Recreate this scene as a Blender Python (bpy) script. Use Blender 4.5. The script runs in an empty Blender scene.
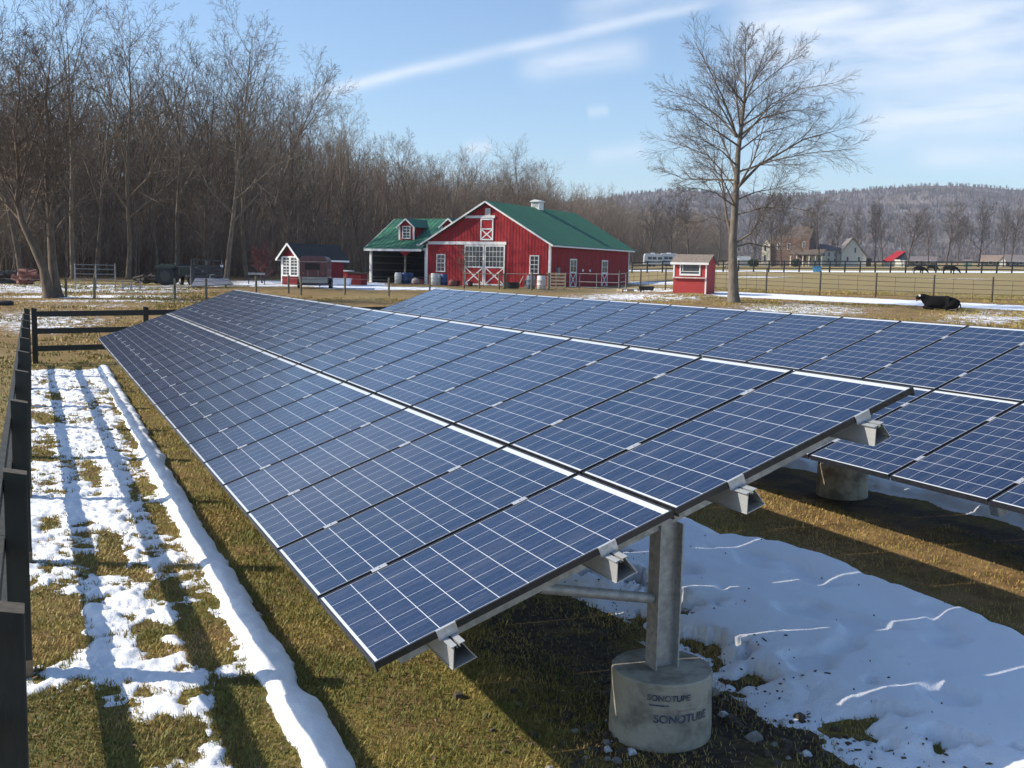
import bpy, math, random
import numpy as np
from mathutils import Matrix, Vector

# ------------------------------------------------------------------ camera, sky, sun, exposure
SC = bpy.context.scene
COL = SC.collection
R = math.radians
F_PX, PITCH, YAW, ROLL = 1034.95, 0.1097, 0.4347, 0.021
GZ0 = 0.83                                   # height of the arrays' low corner above the lawn
CAM = np.array([-1.3341, -4.2664, 1.7501 + GZ0])
_fw = np.array([math.sin(YAW)*math.cos(PITCH), math.cos(YAW)*math.cos(PITCH), -math.sin(PITCH)])
_rt = np.array([math.cos(YAW), -math.sin(YAW), 0.0])
_up = np.cross(_rt, _fw)
R2 = _rt*math.cos(ROLL) + _up*math.sin(ROLL)
U2 = -_rt*math.sin(ROLL) + _up*math.cos(ROLL)
FW = _fw

cd = bpy.data.cameras.new('camera')
cam = bpy.data.objects.new('camera', cd)
COL.objects.link(cam)
cd.sensor_width = 36.0
cd.lens = F_PX*36.0/1024.0
cd.clip_start = 0.05
cd.clip_end = 20000
cam.matrix_world = Matrix(((R2[0], U2[0], -FW[0], CAM[0]), (R2[1], U2[1], -FW[1], CAM[1]),
                           (R2[2], U2[2], -FW[2], CAM[2]), (0, 0, 0, 1)))
SC.camera = cam

SUN_EL = R(32.5)
SUN_H = np.array([-1.0, 0.51]); SUN_H /= np.linalg.norm(SUN_H)      # sun stands left of and a little ahead of the camera
SUN_DIR = np.array([SUN_H[0]*math.cos(SUN_EL), SUN_H[1]*math.cos(SUN_EL), math.sin(SUN_EL)])
ld = bpy.data.lights.new('sun', 'SUN')
ld.energy = 4.6
ld.angle = R(0.5)
ld.color = (1.0, 0.93, 0.82)
sun = bpy.data.objects.new('sun', ld)
COL.objects.link(sun)
sun.rotation_euler = Vector(SUN_DIR).to_track_quat('Z', 'Y').to_euler()
sun.location = (-30, 20, 40)

SC.view_settings.view_transform = 'Standard'
SC.view_settings.look = 'None'
SC.view_settings.gamma = 1.0
SC.view_settings.use_curve_mapping = False
SC.view_settings.exposure = 0.5
SC.render.engine = 'CYCLES'
SC.cycles.use_denoising = True
SC.cycles.max_bounces = 4
SC.cycles.diffuse_bounces = 2
SC.cycles.transparent_max_bounces = 8
SC.cycles.volume_bounces = 0
SC.cycles.sample_clamp_indirect = 4.0


def pix_ray(x, y):
    return FW + R2*((x-512.0)/F_PX) - U2*((y-384.0)/F_PX)


def project(P):
    d = np.asarray(P, float) - CAM
    z = d @ FW
    return 512 + F_PX*(d @ R2)/z, 384 - F_PX*(d @ U2)/z, z


W = bpy.data.worlds.new('World')
SC.world = W
W.use_nodes = True
nt = W.node_tree
nt.nodes.clear()


class NG:
    """small node-graph helper"""
    def __init__(s, tree):
        s.t = tree

    def n(s, kind, **kw):
        nd = s.t.nodes.new(kind)
        for k, v in kw.items():
            setattr(nd, k, v)
        return nd

    def link(s, a, b):
        s.t.links.new(a, b)

    def val(s, sock, v):
        if hasattr(v, 'is_output'):
            s.link(v, sock)
        else:
            sock.default_value = v

    def math(s, op, a, b=None, c=None, clamp=False):
        nd = s.n('ShaderNodeMath', operation=op, use_clamp=clamp)
        s.val(nd.inputs[0], a)
        if b is not None:
            s.val(nd.inputs[1], b)
        if c is not None:
            s.val(nd.inputs[2], c)
        return nd.outputs[0]

    def mix(s, f, a, b):
        nd = s.n('ShaderNodeMix', data_type='RGBA')
        s.val(nd.inputs[0], f)
        for i, v in ((6, a), (7, b)):
            if hasattr(v, 'is_output'):
                s.link(v, nd.inputs[i])
            else:
                nd.inputs[i].default_value = (*v, 1) if len(v) == 3 else v
        return nd.outputs[2]

    def noise(s, vec, scale, detail=3, rough=0.55, dist=0.0):
        nd = s.n('ShaderNodeTexNoise')
        if vec is not None:
            s.link(vec, nd.inputs['Vector'])
        nd.inputs['Scale'].default_value = scale
        nd.inputs['Detail'].default_value = detail
        nd.inputs['Roughness'].default_value = rough
        nd.inputs['Distortion'].default_value = dist
        return nd.outputs['Fac']

    def step(s, v, a, b, lo=0.0, hi=1.0):
        nd = s.n('ShaderNodeMapRange', interpolation_type='SMOOTHSTEP')
        s.val(nd.inputs['Value'], v)
        nd.inputs['From Min'].default_value = a
        nd.inputs['From Max'].default_value = b
        nd.inputs['To Min'].default_value = lo
        nd.inputs['To Max'].default_value = hi
        return nd.outputs[0]

    def dot(s, v, c):
        nd = s.n('ShaderNodeVectorMath', operation='DOT_PRODUCT')
        s.link(v, nd.inputs[0])
        nd.inputs[1].default_value = tuple(float(q) for q in c)
        return nd.outputs['Value']

    def mapping(s, vec, scale=(1, 1, 1), loc=(0, 0, 0), rot=(0, 0, 0)):
        nd = s.n('ShaderNodeMapping')
        s.link(vec, nd.inputs['Vector'])
        nd.inputs['Scale'].default_value = scale
        nd.inputs['Location'].default_value = loc
        nd.inputs['Rotation'].default_value = rot
        return nd.outputs[0]


g = NG(nt)
sky = g.n('ShaderNodeTexSky', sky_type='NISHITA')
sky.sun_disc = False
sky.sun_elevation = SUN_EL
sky.sun_rotation = math.atan2(SUN_DIR[0], SUN_DIR[1])
sky.altitude = 100
sky.air_density = 1.0
sky.dust_density = 0.6
sky.ozone_density = 1.6
tc = g.n('ShaderNodeTexCoord')
dirn = tc.outputs['Generated']
# thin cirrus: each streak is a band about a great circle, broken up by stretched noise
streaks = [((292, 101), (735, -5), 5.5, .62, .20, 5), ((512, 67), (655, 50), 13, .55, .3, 3),
           ((722, 22), (1090, 22), 40, .80, .2, 2), ((850, 128), (1110, 100), 25, .75, .25, 3),
           ((585, 156), (650, 150), 9, .35, .3, 3), ((905, 160), (1100, 160), 10, .5, .3, 3),
           ((462, 148), (494, 146), 6, .5, .3, 3), ((586, 113), (610, 109), 5, .4, .3, 3),
           ((560, 20), (720, -25), 14, .35, .3, 3), ((770, 75), (1080, 62), 18, .45, .3, 3),
           ((-300, -50), (250, -160), 40, .5, .3, 3), ((1100, -60), (1600, 60), 60, .6, .3, 3)]
ca, cb_m = pix_ray(200, 60), pix_ray(900, -30)
cn = np.cross(ca, cb_m); cn /= np.linalg.norm(cn)
cm = pix_ray(600, 60); cm /= np.linalg.norm(cm)
ctan = np.cross(cn, cm); ctan /= np.linalg.norm(ctan)
comb = g.n('ShaderNodeCombineXYZ')
g.link(g.math('MULTIPLY', g.dot(dirn, ctan), 9.0), comb.inputs[0])
g.link(g.math('MULTIPLY', g.dot(dirn, cn), 38.0), comb.inputs[1])
shared = g.noise(comb.outputs[0], 1.3, 4, 0.52, 0.4)
wob = g.math('SUBTRACT', g.noise(comb.outputs[0], 0.55, 1), 0.5)
brk = g.step(shared, 0.02, 0.72)
cov = None
for i, ((x0, y0), (x1, y1), hw, st, soft, ns) in enumerate(streaks):
    a = pix_ray(x0, y0); a /= np.linalg.norm(a)
    b = pix_ray(x1, y1); b /= np.linalg.norm(b)
    nrm = np.cross(a, b); nrm /= np.linalg.norm(nrm)
    mid = a + b; mid /= np.linalg.norm(mid)
    tan = np.cross(nrm, mid)
    half = math.asin(min(1.0, np.linalg.norm(a-b)/2))
    s_ = g.dot(dirn, tan)
    n_ = g.dot(dirn, nrm)
    q = g.math('MULTIPLY_ADD', wob, 1.3, g.math('DIVIDE', n_, hw/F_PX))
    band = g.math('EXPONENT', g.math('MULTIPLY', g.math('MULTIPLY', q, q), -1.0))
    lim = g.step(g.math('ABSOLUTE', s_), half*1.08, half*(1-soft*1.4))
    fwd = g.math('GREATER_THAN', g.dot(dirn, mid), 0.1)
    c_ = g.math('MULTIPLY', g.math('MULTIPLY', band, lim), g.math('MULTIPLY', fwd, st))
    cov = c_ if cov is None else g.math('SUBTRACT', g.math('ADD', cov, c_), g.math('MULTIPLY', cov, c_))
cov = g.math('MULTIPLY', cov, brk)
SKY_STR = 0.125
bgn = g.n('ShaderNodeBackground')
bgn.inputs['Strength'].default_value = SKY_STR
tint = g.n('ShaderNodeMix', data_type='RGBA', blend_type='MULTIPLY')
tint.inputs[0].default_value = 1.0
g.link(sky.outputs[0], tint.inputs[6])
tint.inputs[7].default_value = (.87, .96, 1.05, 1)
g.link(g.mix(cov, tint.outputs[2], (5.9, 6.2, 6.7)), bgn.inputs['Color'])
wo = g.n('ShaderNodeOutputWorld')
g.link(bgn.outputs[0], wo.inputs['Surface'])


# ------------------------------------------------------------------ helpers
def tag(o, label=None, cat=None, group=None, kind=None):
    if label:
        o['label'] = label
    if cat:
        o['category'] = cat
    if group:
        o['group'] = group
    if kind:
        o['kind'] = kind
    return o


def empty(name, loc, rz=0.0, label=None, cat=None, group=None):
    o = bpy.data.objects.new(name, None)
    COL.objects.link(o)
    o.location = tuple(float(v) for v in loc)
    o.rotation_euler = (0, 0, rz)
    o.empty_display_size = 0.2
    return tag(o, label, cat, group)


def np_mesh(name, V, Fq, mat=None, smooth=False):
    """mesh from a vertex array and a face array (all faces of one size) or a list of such arrays"""
    V = np.asarray(V, np.float32)
    if not isinstance(Fq, list):
        Fq = [Fq]
    Fq = [np.asarray(f, np.int32) for f in Fq if len(f)]
    me = bpy.data.meshes.new(name)
    me.vertices.add(len(V))
    me.vertices.foreach_set('co', V.ravel())
    loops = np.concatenate([f.ravel() for f in Fq])
    sizes = np.concatenate([np.full(len(f), f.shape[1], np.int32) for f in Fq])
    starts = np.concatenate([[0], np.cumsum(sizes)[:-1]]).astype(np.int32)
    me.loops.add(len(loops))
    me.loops.foreach_set('vertex_index', loops)
    me.polygons.add(len(sizes))
    me.polygons.foreach_set('loop_start', starts)
    me.update(calc_edges=True)
    me.polygons.foreach_set('use_smooth', np.full(len(sizes), bool(smooth)))
    if mat:
        me.materials.append(mat)
    me.update()
    return me


def link_mesh(name, me, parent=None):
    o = bpy.data.objects.new(name, me)
    COL.objects.link(o)
    if parent is not None:
        o.parent = parent
    return o


class MB:
    """collects boxes, tubes, prisms ... in local coordinates; build() links them as one mesh object"""
    def __init__(s):
        s.v = []
        s.f = []

    def add(s, verts, faces):
        k = len(s.v)
        s.v += [tuple(float(c) for c in p) for p in verts]
        s.f += [tuple(i+k for i in q) for q in faces]
        return s

    def box(s, x0, x1, y0, y1, z0, z1):
        v = [(x0, y0, z0), (x1, y0, z0), (x1, y1, z0), (x0, y1, z0), (x0, y0, z1), (x1, y0, z1), (x1, y1, z1), (x0, y1, z1)]
        return s.add(v, [(0, 3, 2, 1), (4, 5, 6, 7), (0, 1, 5, 4), (1, 2, 6, 5), (2, 3, 7, 6), (3, 0, 4, 7)])

    def beam(s, a, b, w, h, up=(0, 0, 1)):
        """rectangular bar from a to b, w wide, h tall (along up)"""
        a, b = np.array(a, float), np.array(b, float)
        d = b-a
        d /= np.linalg.norm(d)
        u = np.array(up, float)
        if abs(d @ u) > .98:
            u = np.array((1.0, 0, 0))
        sd = np.cross(d, u); sd /= np.linalg.norm(sd)
        u = np.cross(sd, d)
        v = []
        for p in (a, b):
            for i, j in ((-1, -1), (1, -1), (1, 1), (-1, 1)):
                v.append(p + sd*i*w/2 + u*j*h/2)
        return s.add(v, [(0, 3, 2, 1), (4, 5, 6, 7), (0, 1, 5, 4), (1, 2, 6, 5), (2, 3, 7, 6), (3, 0, 4, 7)])

    def tube(s, pts, rad, n=8, cap=True):
        pts = [np.array(p, float) for p in pts]
        if not hasattr(rad, '__len__'):
            rad = [rad]*len(pts)
        v, f = [], []
        for i, p in enumerate(pts):
            d = pts[min(i+1, len(pts)-1)] - pts[max(i-1, 0)]
            d /= np.linalg.norm(d)
            ref = np.array((0, 0, 1.0)) if abs(d[2]) < .9 else np.array((1.0, 0, 0))
            a = np.cross(d, ref); a /= np.linalg.norm(a)
            b = np.cross(d, a)
            for k in range(n):
                t = 2*math.pi*k/n
                v.append(p + rad[i]*(a*math.cos(t) + b*math.sin(t)))
        for i in range(len(pts)-1):
            for k in range(n):
                k2 = (k+1) % n
                f.append((i*n+k, i*n+k2, (i+1)*n+k2, (i+1)*n+k))
        if cap:
            f.append(tuple(range(n)))
            f.append(tuple(reversed(range((len(pts)-1)*n, len(pts)*n))))
        return s.add(v, f)

    def lathe(s, prof, n=24, c=(0, 0), closed=True):
        v, f = [], []
        for r, z in prof:
            for k in range(n):
                t = 2*math.pi*k/n
                v.append((c[0]+r*math.cos(t), c[1]+r*math.sin(t), z))
        for i in range(len(prof)-1):
            for k in range(n):
                k2 = (k+1) % n
                f.append((i*n+k, i*n+k2, (i+1)*n+k2, (i+1)*n+k))
        if closed:
            f.append(tuple(reversed(range(n))))
            f.append(tuple(range((len(prof)-1)*n, len(prof)*n)))
        return s.add(v, f)

    def prism(s, poly, axis, a, b):
        """polygon (2D) extruded along axis from a to b; axis x: poly=(y,z), y: poly=(x,z), z: poly=(x,y)"""
        def P(p, t):
            return {'x': (t, p[0], p[1]), 'y': (p[0], t, p[1]), 'z': (p[0], p[1], t)}[axis]
        n = len(poly)
        v = [P(p, a) for p in poly] + [P(p, b) for p in poly]
        f = [tuple(range(n)), tuple(reversed(range(n, 2*n)))]
        f += [(i, i+n, (i+1) % n+n, (i+1) % n) for i in range(n)]
        return s.add(v, f)

    def quad_slab(s, a, b, c, d, t):
        """four corners (top face) thickened downwards along -normal by t"""
        a, b, c, d = [np.array(p, float) for p in (a, b, c, d)]
        nrm = np.cross(b-a, d-a); nrm /= np.linalg.norm(nrm)
        v = [a, b, c, d] + [p-nrm*t for p in (a, b, c, d)]
        return s.add(v, [(0, 1, 2, 3), (7, 6, 5, 4), (0, 4, 5, 1), (1, 5, 6, 2), (2, 6, 7, 3), (3, 7, 4, 0)])

    def build(s, name, mat, parent=None, smooth=False, bevel=0.0, loc=None):
        me = bpy.data.meshes.new(name)
        me.from_pydata(s.v, [], s.f)
        if mat:
            me.materials.append(mat)
        import bmesh
        bm = bmesh.new(); bm.from_mesh(me)
        bmesh.ops.recalc_face_normals(bm, faces=bm.faces)
        bm.to_mesh(me); bm.free()
        if smooth:
            for p in me.polygons:
                p.use_smooth = True
            me.set_sharp_from_angle(angle=R(40))
        o = link_mesh(name, me, parent)
        if loc is not None:
            o.location = loc
        if bevel:
            md = o.modifiers.new('bevel', 'BEVEL')
            md.width = bevel
            md.segments = 2
            md.limit_method = 'ANGLE'
        return o


def copy_tree(o, parent=None):
    c = o.copy()
    COL.objects.link(c)
    c.parent = parent
    for ch in list(o.children):
        copy_tree(ch, c)
    return c


# ------------------------------------------------------------------ terrain height
_AZ = [0, 300, 500, 610, 690, 1000]
_D = [0, 25, 40, 53, 66, 80, 95, 150, 230, 400, 9000]
_T = np.array([
    [0, -.05, .30, .62, .90, 1.07, 1.2, 1.5, 2.0, 3.0, 3.0],
    [0, 0.0, .35, .70, 1.12, 1.22, 1.2, 1.6, 2.5, 4.0, 4.0],
    [0, .05, .40, .80, 1.10, 1.15, 1.15, 2.0, 3.4, 5.0, 5.0],
    [0, .10, .45, .85, 1.15, 1.18, 1.2, 2.1, 3.6, 6.0, 6.0],
    [0, .15, .60, 1.10, 1.56, 1.75, 1.9, 2.75, 4.2, 7.0, 7.0],
    [0, .25, .68, 1.12, 1.30, 1.75, 2.2, 3.45, 5.6, 9.0, 9.0]])
_AZ_ANG = np.array([math.atan((p-512)/F_PX) for p in _AZ])


def gz(x, y):
    x = np.asarray(x, float); y = np.asarray(y, float)
    dx, dy = x-CAM[0], y-CAM[1]
    lat = dx*_rt[0] + dy*_rt[1]
    dep = dx*math.sin(YAW) + dy*math.cos(YAW)
    ang = np.arctan2(lat, dep)
    dist = np.where(dep > 0.3*np.abs(lat), dep, np.hypot(lat, dep)*0.29)
    ang = np.clip(ang, _AZ_ANG[0], _AZ_ANG[-1])
    vals = np.stack([np.interp(dist, _D, row) for row in _T], 0)
    i = np.clip(np.searchsorted(_AZ_ANG, ang, side='right')-1, 0, len(_AZ)-2)
    t = (ang-_AZ_ANG[i])/(_AZ_ANG[i+1]-_AZ_ANG[i])
    v0 = np.take_along_axis(vals, i[None, ...], 0)[0]
    v1 = np.take_along_axis(vals, (i+1)[None, ...], 0)[0]
    return v0*(1-t) + v1*t


def spot(px, d, dz=0.0):
    """point on the ground in the direction of picture column px at depth d"""
    r = pix_ray(px, 270)
    s = r/(r @ FW)
    x, y = CAM[0] + s[0]*d, CAM[1] + s[1]*d
    return np.array([x, y, float(gz(x, y)) + dz])


def facing(px, turn=0.0):
    """z rotation whose local -Y looks back at the camera from column px"""
    return -YAW - math.atan((px-512)/F_PX) + turn


# ------------------------------------------------------------------ value noise in numpy
def vnoise(x, y, seed=0):
    x = np.asarray(x, float); y = np.asarray(y, float)
    xi, yi = np.floor(x).astype(np.int64), np.floor(y).astype(np.int64)
    fx, fy = x-xi, y-yi
    fx, fy = fx*fx*(3-2*fx), fy*fy*(3-2*fy)

    def h(a, b):
        n = (a*374761393 + b*668265263 + seed*974634777) & 0x7fffffff
        n = ((n ^ (n >> 13))*1274126177) & 0x7fffffff
        return ((n ^ (n >> 16)) & 0xffff)/65535.0
    return (h(xi, yi)*(1-fx) + h(xi+1, yi)*fx)*(1-fy) + (h(xi, yi+1)*(1-fx) + h(xi+1, yi+1)*fx)*fy


def fbm(x, y, seed=0, oct=4, gain=.5):
    a, s, t = 1.0, 0.0, 0.0
    for i in range(oct):
        s = s + a*vnoise(x*2**i, y*2**i, seed+i*17)
        t += a
        a *= gain
    return s/t


# ------------------------------------------------------------------ materials
MATS = {}


def mat(name, col, rough=.7, col2=None, scale=6.0, bump=0.0, bscale=None, metal=0.0, spec=.5, detail=4, stretch=(1, 1, 1), coat=0.0, contrast=(.35, .65)):
    if name in MATS:
        return MATS[name]
    m = bpy.data.materials.new(name)
    m.use_nodes = True
    t = m.node_tree
    t.nodes.clear()
    q = NG(t)
    out = q.n('ShaderNodeOutputMaterial')
    p = q.n('ShaderNodeBsdfPrincipled')
    q.link(p.outputs[0], out.inputs['Surface'])
    tcn = q.n('ShaderNodeTexCoord')
    vec = q.mapping(tcn.outputs['Object'], stretch)
    nz = q.noise(vec, scale, detail, .6)
    c2 = col2 or tuple(c*.72 for c in col)
    q.link(q.mix(q.step(nz, *contrast), col, c2), p.inputs['Base Color'])
    q.link(q.step(nz, .2, .8, max(0.02, rough-.1), min(1, rough+.1)), p.inputs['Roughness'])
    p.inputs['Metallic'].default_value = metal
    p.inputs['Specular IOR Level'].default_value = spec
    p.inputs['Coat Weight'].default_value = coat
    if bump:
        b = q.n('ShaderNodeBump')
        b.inputs['Strength'].default_value = bump
        b.inputs['Distance'].default_value = 0.02
        q.link(q.noise(vec, bscale or scale*4, 4, .6), b.inputs['Height'])
        q.link(b.outputs[0], p.inputs['Normal'])
    MATS[name] = m
    return m

# ------------------------------------------------------------------ ground (one sheet to the horizon)
def soft(v, a, b):
    t = np.clip((v-a)/(b-a), 0, 1)
    return t*t*(3-2*t)


def ground_material():
    m = bpy.data.materials.new('ground_turf')
    m.use_nodes = True
    t = m.node_tree
    t.nodes.clear()
    q = NG(t)
    out = q.n('ShaderNodeOutputMaterial')
    p = q.n('ShaderNodeBsdfPrincipled')
    q.link(p.outputs[0], out.inputs['Surface'])
    obj = q.n('ShaderNodeTexCoord').outputs['Object']

    def attr(n):
        a = q.n('ShaderNodeAttribute', attribute_name=n)
        return a.outputs['Fac']
    big = q.noise(obj, 0.35, 4, .6)
    mid = q.noise(obj, 2.3, 5, .65)
    fine = q.noise(obj, 22, 5, .7)
    vfine = q.noise(obj, 95, 3, .7)
    green = q.mix(q.step(fine, .35, .65), (.17, .145, .033), (.29, .21, .06))
    brown = q.mix(q.step(fine, .3, .7), (.27, .175, .07), (.15, .095, .042))
    grass = q.mix(q.step(mid, .40, .62), green, brown)
    tan = q.mix(q.step(fine, .3, .7), (.34, .265, .12), (.23, .175, .08))
    rust = q.mix(q.step(mid, .35, .65), (.16, .092, .036), (.33, .205, .085))
    dry = q.math('ADD', attr('dry'), q.math('MULTIPLY', q.math('SUBTRACT', big, .5), .5))
    c = q.mix(q.step(dry, .25, .75), grass, tan)
    c = q.mix(attr('litter'), c, rust)
    soil = q.math('ADD', attr('soil'), q.math('MULTIPLY', q.math('SUBTRACT', mid, .5), 1.2))
    dirt = q.mix(q.step(fine, .35, .65), (.05, .034, .022), (.095, .068, .045))
    c = q.mix(q.step(soil, .35, .7), c, dirt)
    # thin left-over snow lying in the rough
    sn = q.noise(q.mapping(obj, (1.0, .75, 1.0)), 2.6, 6, .72)
    sn2 = q.noise(obj, 11, 4, .65)
    sv = q.math('ADD', q.math('MULTIPLY', sn, .6), q.math('MULTIPLY', sn2, .4))
    thr = q.math('SUBTRACT', sv, q.math('MULTIPLY', attr('snow'), .62))   # low where snow
    sm = q.step(thr, .235, .185)
    c = q.mix(sm, c, (.80, .82, .86))
    q.link(c, p.inputs['Base Color'])
    p.inputs['Roughness'].default_value = .9
    p.inputs['Specular IOR Level'].default_value = .2
    b = q.n('ShaderNodeBump')
    b.inputs['Strength'].default_value = .8
    b.inputs['Distance'].default_value = .05
    h = q.math('ADD', q.math('MULTIPLY', fine, .7), q.math('MULTIPLY', vfine, .5))
    h = q.math('ADD', q.math('MULTIPLY', h, q.math('SUBTRACT', 1.0, q.math('MULTIPLY', sm, .8))), q.math('MULTIPLY', mid, .8))
    q.link(h, b.inputs['Height'])
    q.link(b.outputs[0], p.inputs['Normal'])
    return m


def stretched(lo, hi, step, far, n):
    core = np.arange(lo, hi+step/2, step)
    g_ = step*1.12**np.arange(1, n)
    right = hi + np.cumsum(g_); right = right[right < far]
    left = lo - np.cumsum(g_); left = left[left > -far]
    return np.concatenate([[-far], left[::-1], core, right, [far]])


gx_ = stretched(-45, 110, .6, 4300, 90)
gy_ = stretched(-8, 115, .6, 4300, 90)
GX, GY = np.meshgrid(gx_, gy_)
GZ = gz(GX, GY)
GZ = GZ + (fbm(GX*.35, GY*.35, 5, 3)-.5)*.16*soft(np.hypot(GX-5, GY-8), 16, 34)
gv = np.stack([GX, GY, GZ], -1).reshape(-1, 3)
ny, nx = GX.shape
ii = np.arange(ny*nx).reshape(ny, nx)
gf = np.stack([ii[:-1, :-1], ii[:-1, 1:], ii[1:, 1:], ii[1:, :-1]], -1).reshape(-1, 4)
me = np_mesh('ground', gv, gf, ground_material(), True)
ground = link_mesh('ground', me)
tag(ground, kind='structure')

# where the turf is dry, where it is bare soil, where old snow lies: set per place on the sheet
d_ = (gv - CAM) @ FW
dd = np.where(d_ > 1, d_, 1)
PX = np.where(d_ > 1, 512 + F_PX*((gv-CAM) @ R2)/dd, -5000)
PY = np.where(d_ > 1, 384 - F_PX*((gv-CAM) @ U2)/dd, 5000)
x_, y_ = gv[:, 0], gv[:, 1]
far_ = soft(dd, 20, 34)
dry = .18 + .35*soft(dd, 26, 44) + .6*soft(dd, 64, 80)*soft(PX, 560, 640)
dry = dry + .35*np.exp(-((x_-5.7)/.9)**2)*(dd < 25)
dry = np.where((x_ < -1.7) & (dd < 40), .55, dry)
litter = .75*soft(dd, 24, 32)*(1-soft(dd, 62, 74))*(1-.75*np.exp(-((PX-380)/60)**2-((PY-296)/6)**2)) + soft(dd, 76, 90)*(1-soft(PX, 560, 640))*.9
litter = np.maximum(litter, .95*np.exp(-((x_-6.1)/1.2)**4)*(dd < 26))
litter = np.where((x_ < -1.8) & (dd < 26), .45, litter)
soil = .95*np.exp(-((x_-2.05)/.75)**2)*soft(y_, -5, -1)*(1-soft(y_, 2, 5))*.85
soil = np.maximum(soil, .75*np.exp(-((x_-1.8)/1.0)**2)*(dd < 25)*.75)
soil = np.maximum(soil, .8*np.exp(-((x_-7.0)/.6)**2)*(dd < 30))
soil = np.maximum(soil, .55*np.exp(-((PX-560)/90)**2-((PY-291)/4)**2))
snow = np.zeros(len(gv))


def blob(cx, cy, rx, ry, a, p=2):
    global snow
    e = np.exp(-(np.abs((PX-cx)/rx)**p + np.abs((PY-cy)/ry)**p)/1.0)
    snow = np.maximum(snow, a*e)


blob(60, 289, 190, 6.0, .50, 4)
blob(40, 285.5, 90, 2.2, .72, 4)
blob(195, 284.5, 40, 2.5, .60, 4)
blob(90, 296.5, 110, 1.6, .66, 4)
blob(110, 301, 130, 2.0, .46, 4)
blob(40, 322, 120, 22, .50, 2)
blob(90, 306, 110, 5, .42, 2)
blob(280, 283.5, 70, 4.2, .56, 4)
blob(350, 285.5, 45, 4.0, .72, 4)
blob(400, 288.5, 60, 2.0, .62, 4)
blob(655, 283, 32, 1.7, .75, 4)
blob(650, 290, 34, 1.8, .72, 4)
blob(640, 297, 120, 7, .53, 2)
blob(800, 310, 130, 13, .50, 2)
blob(990, 318, 100, 13, .50, 2)
strip = np.exp(-np.abs((PY-(296.6+(PX-780)*.047))/2.7)**4)*soft(PX, 690, 735)*(PX < 1400)
snow = np.maximum(snow, .95*strip)
strip2 = np.exp(-np.abs((PY-(271.2+(PX-780)*.004))/.95)**4)*soft(PX, 600, 640)*(PX < 1500)*(dd > 90)
snow = np.maximum(snow, .66*strip2)
blob(760, 277, 60, 1.2, .55, 2)
blob(960, 279, 90, 1.2, .45, 2)
snow *= far_
for nm, a in (('dry', dry), ('litter', litter), ('soil', soil), ('snow', snow)):
    at_ = me.attributes.new(nm, 'FLOAT', 'POINT')
    at_.data.foreach_set('value', np.asarray(a, np.float32))


# ------------------------------------------------------------------ snow lying near the camera (real thickness)
def snow_material():
    m = bpy.data.materials.new('snow')
    m.use_nodes = True
    t = m.node_tree
    t.nodes.clear()
    q = NG(t)
    out = q.n('ShaderNodeOutputMaterial')
    p = q.n('ShaderNodeBsdfPrincipled')
    q.link(p.outputs[0], out.inputs['Surface'])
    obj = q.n('ShaderNodeTexCoord').outputs['Object']
    dirt = q.noise(obj, 9, 6, .7)
    spk = q.noise(obj, 60, 3, .6)
    c = q.mix(q.step(dirt, .62, .74), (.86, .87, .89), (.72, .71, .70))
    c = q.mix(q.step(spk, .74, .80), c, (.16, .12, .08))
    q.link(c, p.inputs['Base Color'])
    p.inputs['Roughness'].default_value = .75
    p.inputs['Specular IOR Level'].default_value = .25
    b = q.n('ShaderNodeBump')
    b.inputs['Strength'].default_value = .35
    b.inputs['Distance'].default_value = .02
    q.link(q.math('ADD', q.noise(obj, 18, 5, .65), q.noise(obj, 70, 3, .6)), b.inputs['Height'])
    q.link(b.outputs[0], p.inputs['Normal'])
    return m


SNOW = snow_material()
HOLES = [  # grass patches melted through, traced on the photograph as picture points and radii, thrown on to the ground
    (52, 625, 34, 34, 1.6), (22, 640, 20, 12, .5), (60, 740, 60, 40, 1.7), (60, 700, 55, 16, .8),
    (170, 740, 26, 30, 1.5), (205, 635, 18, 28, 1.5), (245, 715, 26, 34, 1.5), (258, 752, 26, 25, 1.6), (243, 690, 18, 12, 1.0),
    (45, 442, 16, 9, 1.1), (44, 417, 12, 6, 1.0), (143, 485, 12, 9, 1.3), (160, 515, 9, 16, 1.3), (152, 640, 13, 16, 1.1),
    (130, 432, 9, 14, 1.1), (122, 408, 7, 9, .9), (112, 545, 9, 22, .8), (93, 473, 9, 16, .7), (50, 520, 10, 7, .8),
    (135, 460, 7, 10, 1.0), (42, 455, 12, 5, .8), (150, 690, 16, 8, .7), (66, 600, 25, 8, .8), (95, 560, 14, 5, .7), (52, 394, 10, 5, .8),
    (47, 377, 6, 5, .8), (90, 381, 5, 4, .8), (97, 400, 4, 4, .5), (175, 600, 8, 10, .6), (130, 520, 6, 6, .6)]


def to_ground(px, py, z=0.0):
    r = pix_ray(px, py)
    t = (z-CAM[2])/r[2]
    return CAM + r*t, t


HG = []
for px, py, rx, ry, a in HOLES:
    c, t = to_ground(px, py)
    u, _ = to_ground(px, py-ry*.5)
    v, _ = to_ground(px, py+ry*.5)
    HG.append((c[0], c[1], rx*t/F_PX, abs(u[1]-v[1]), a))


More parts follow.
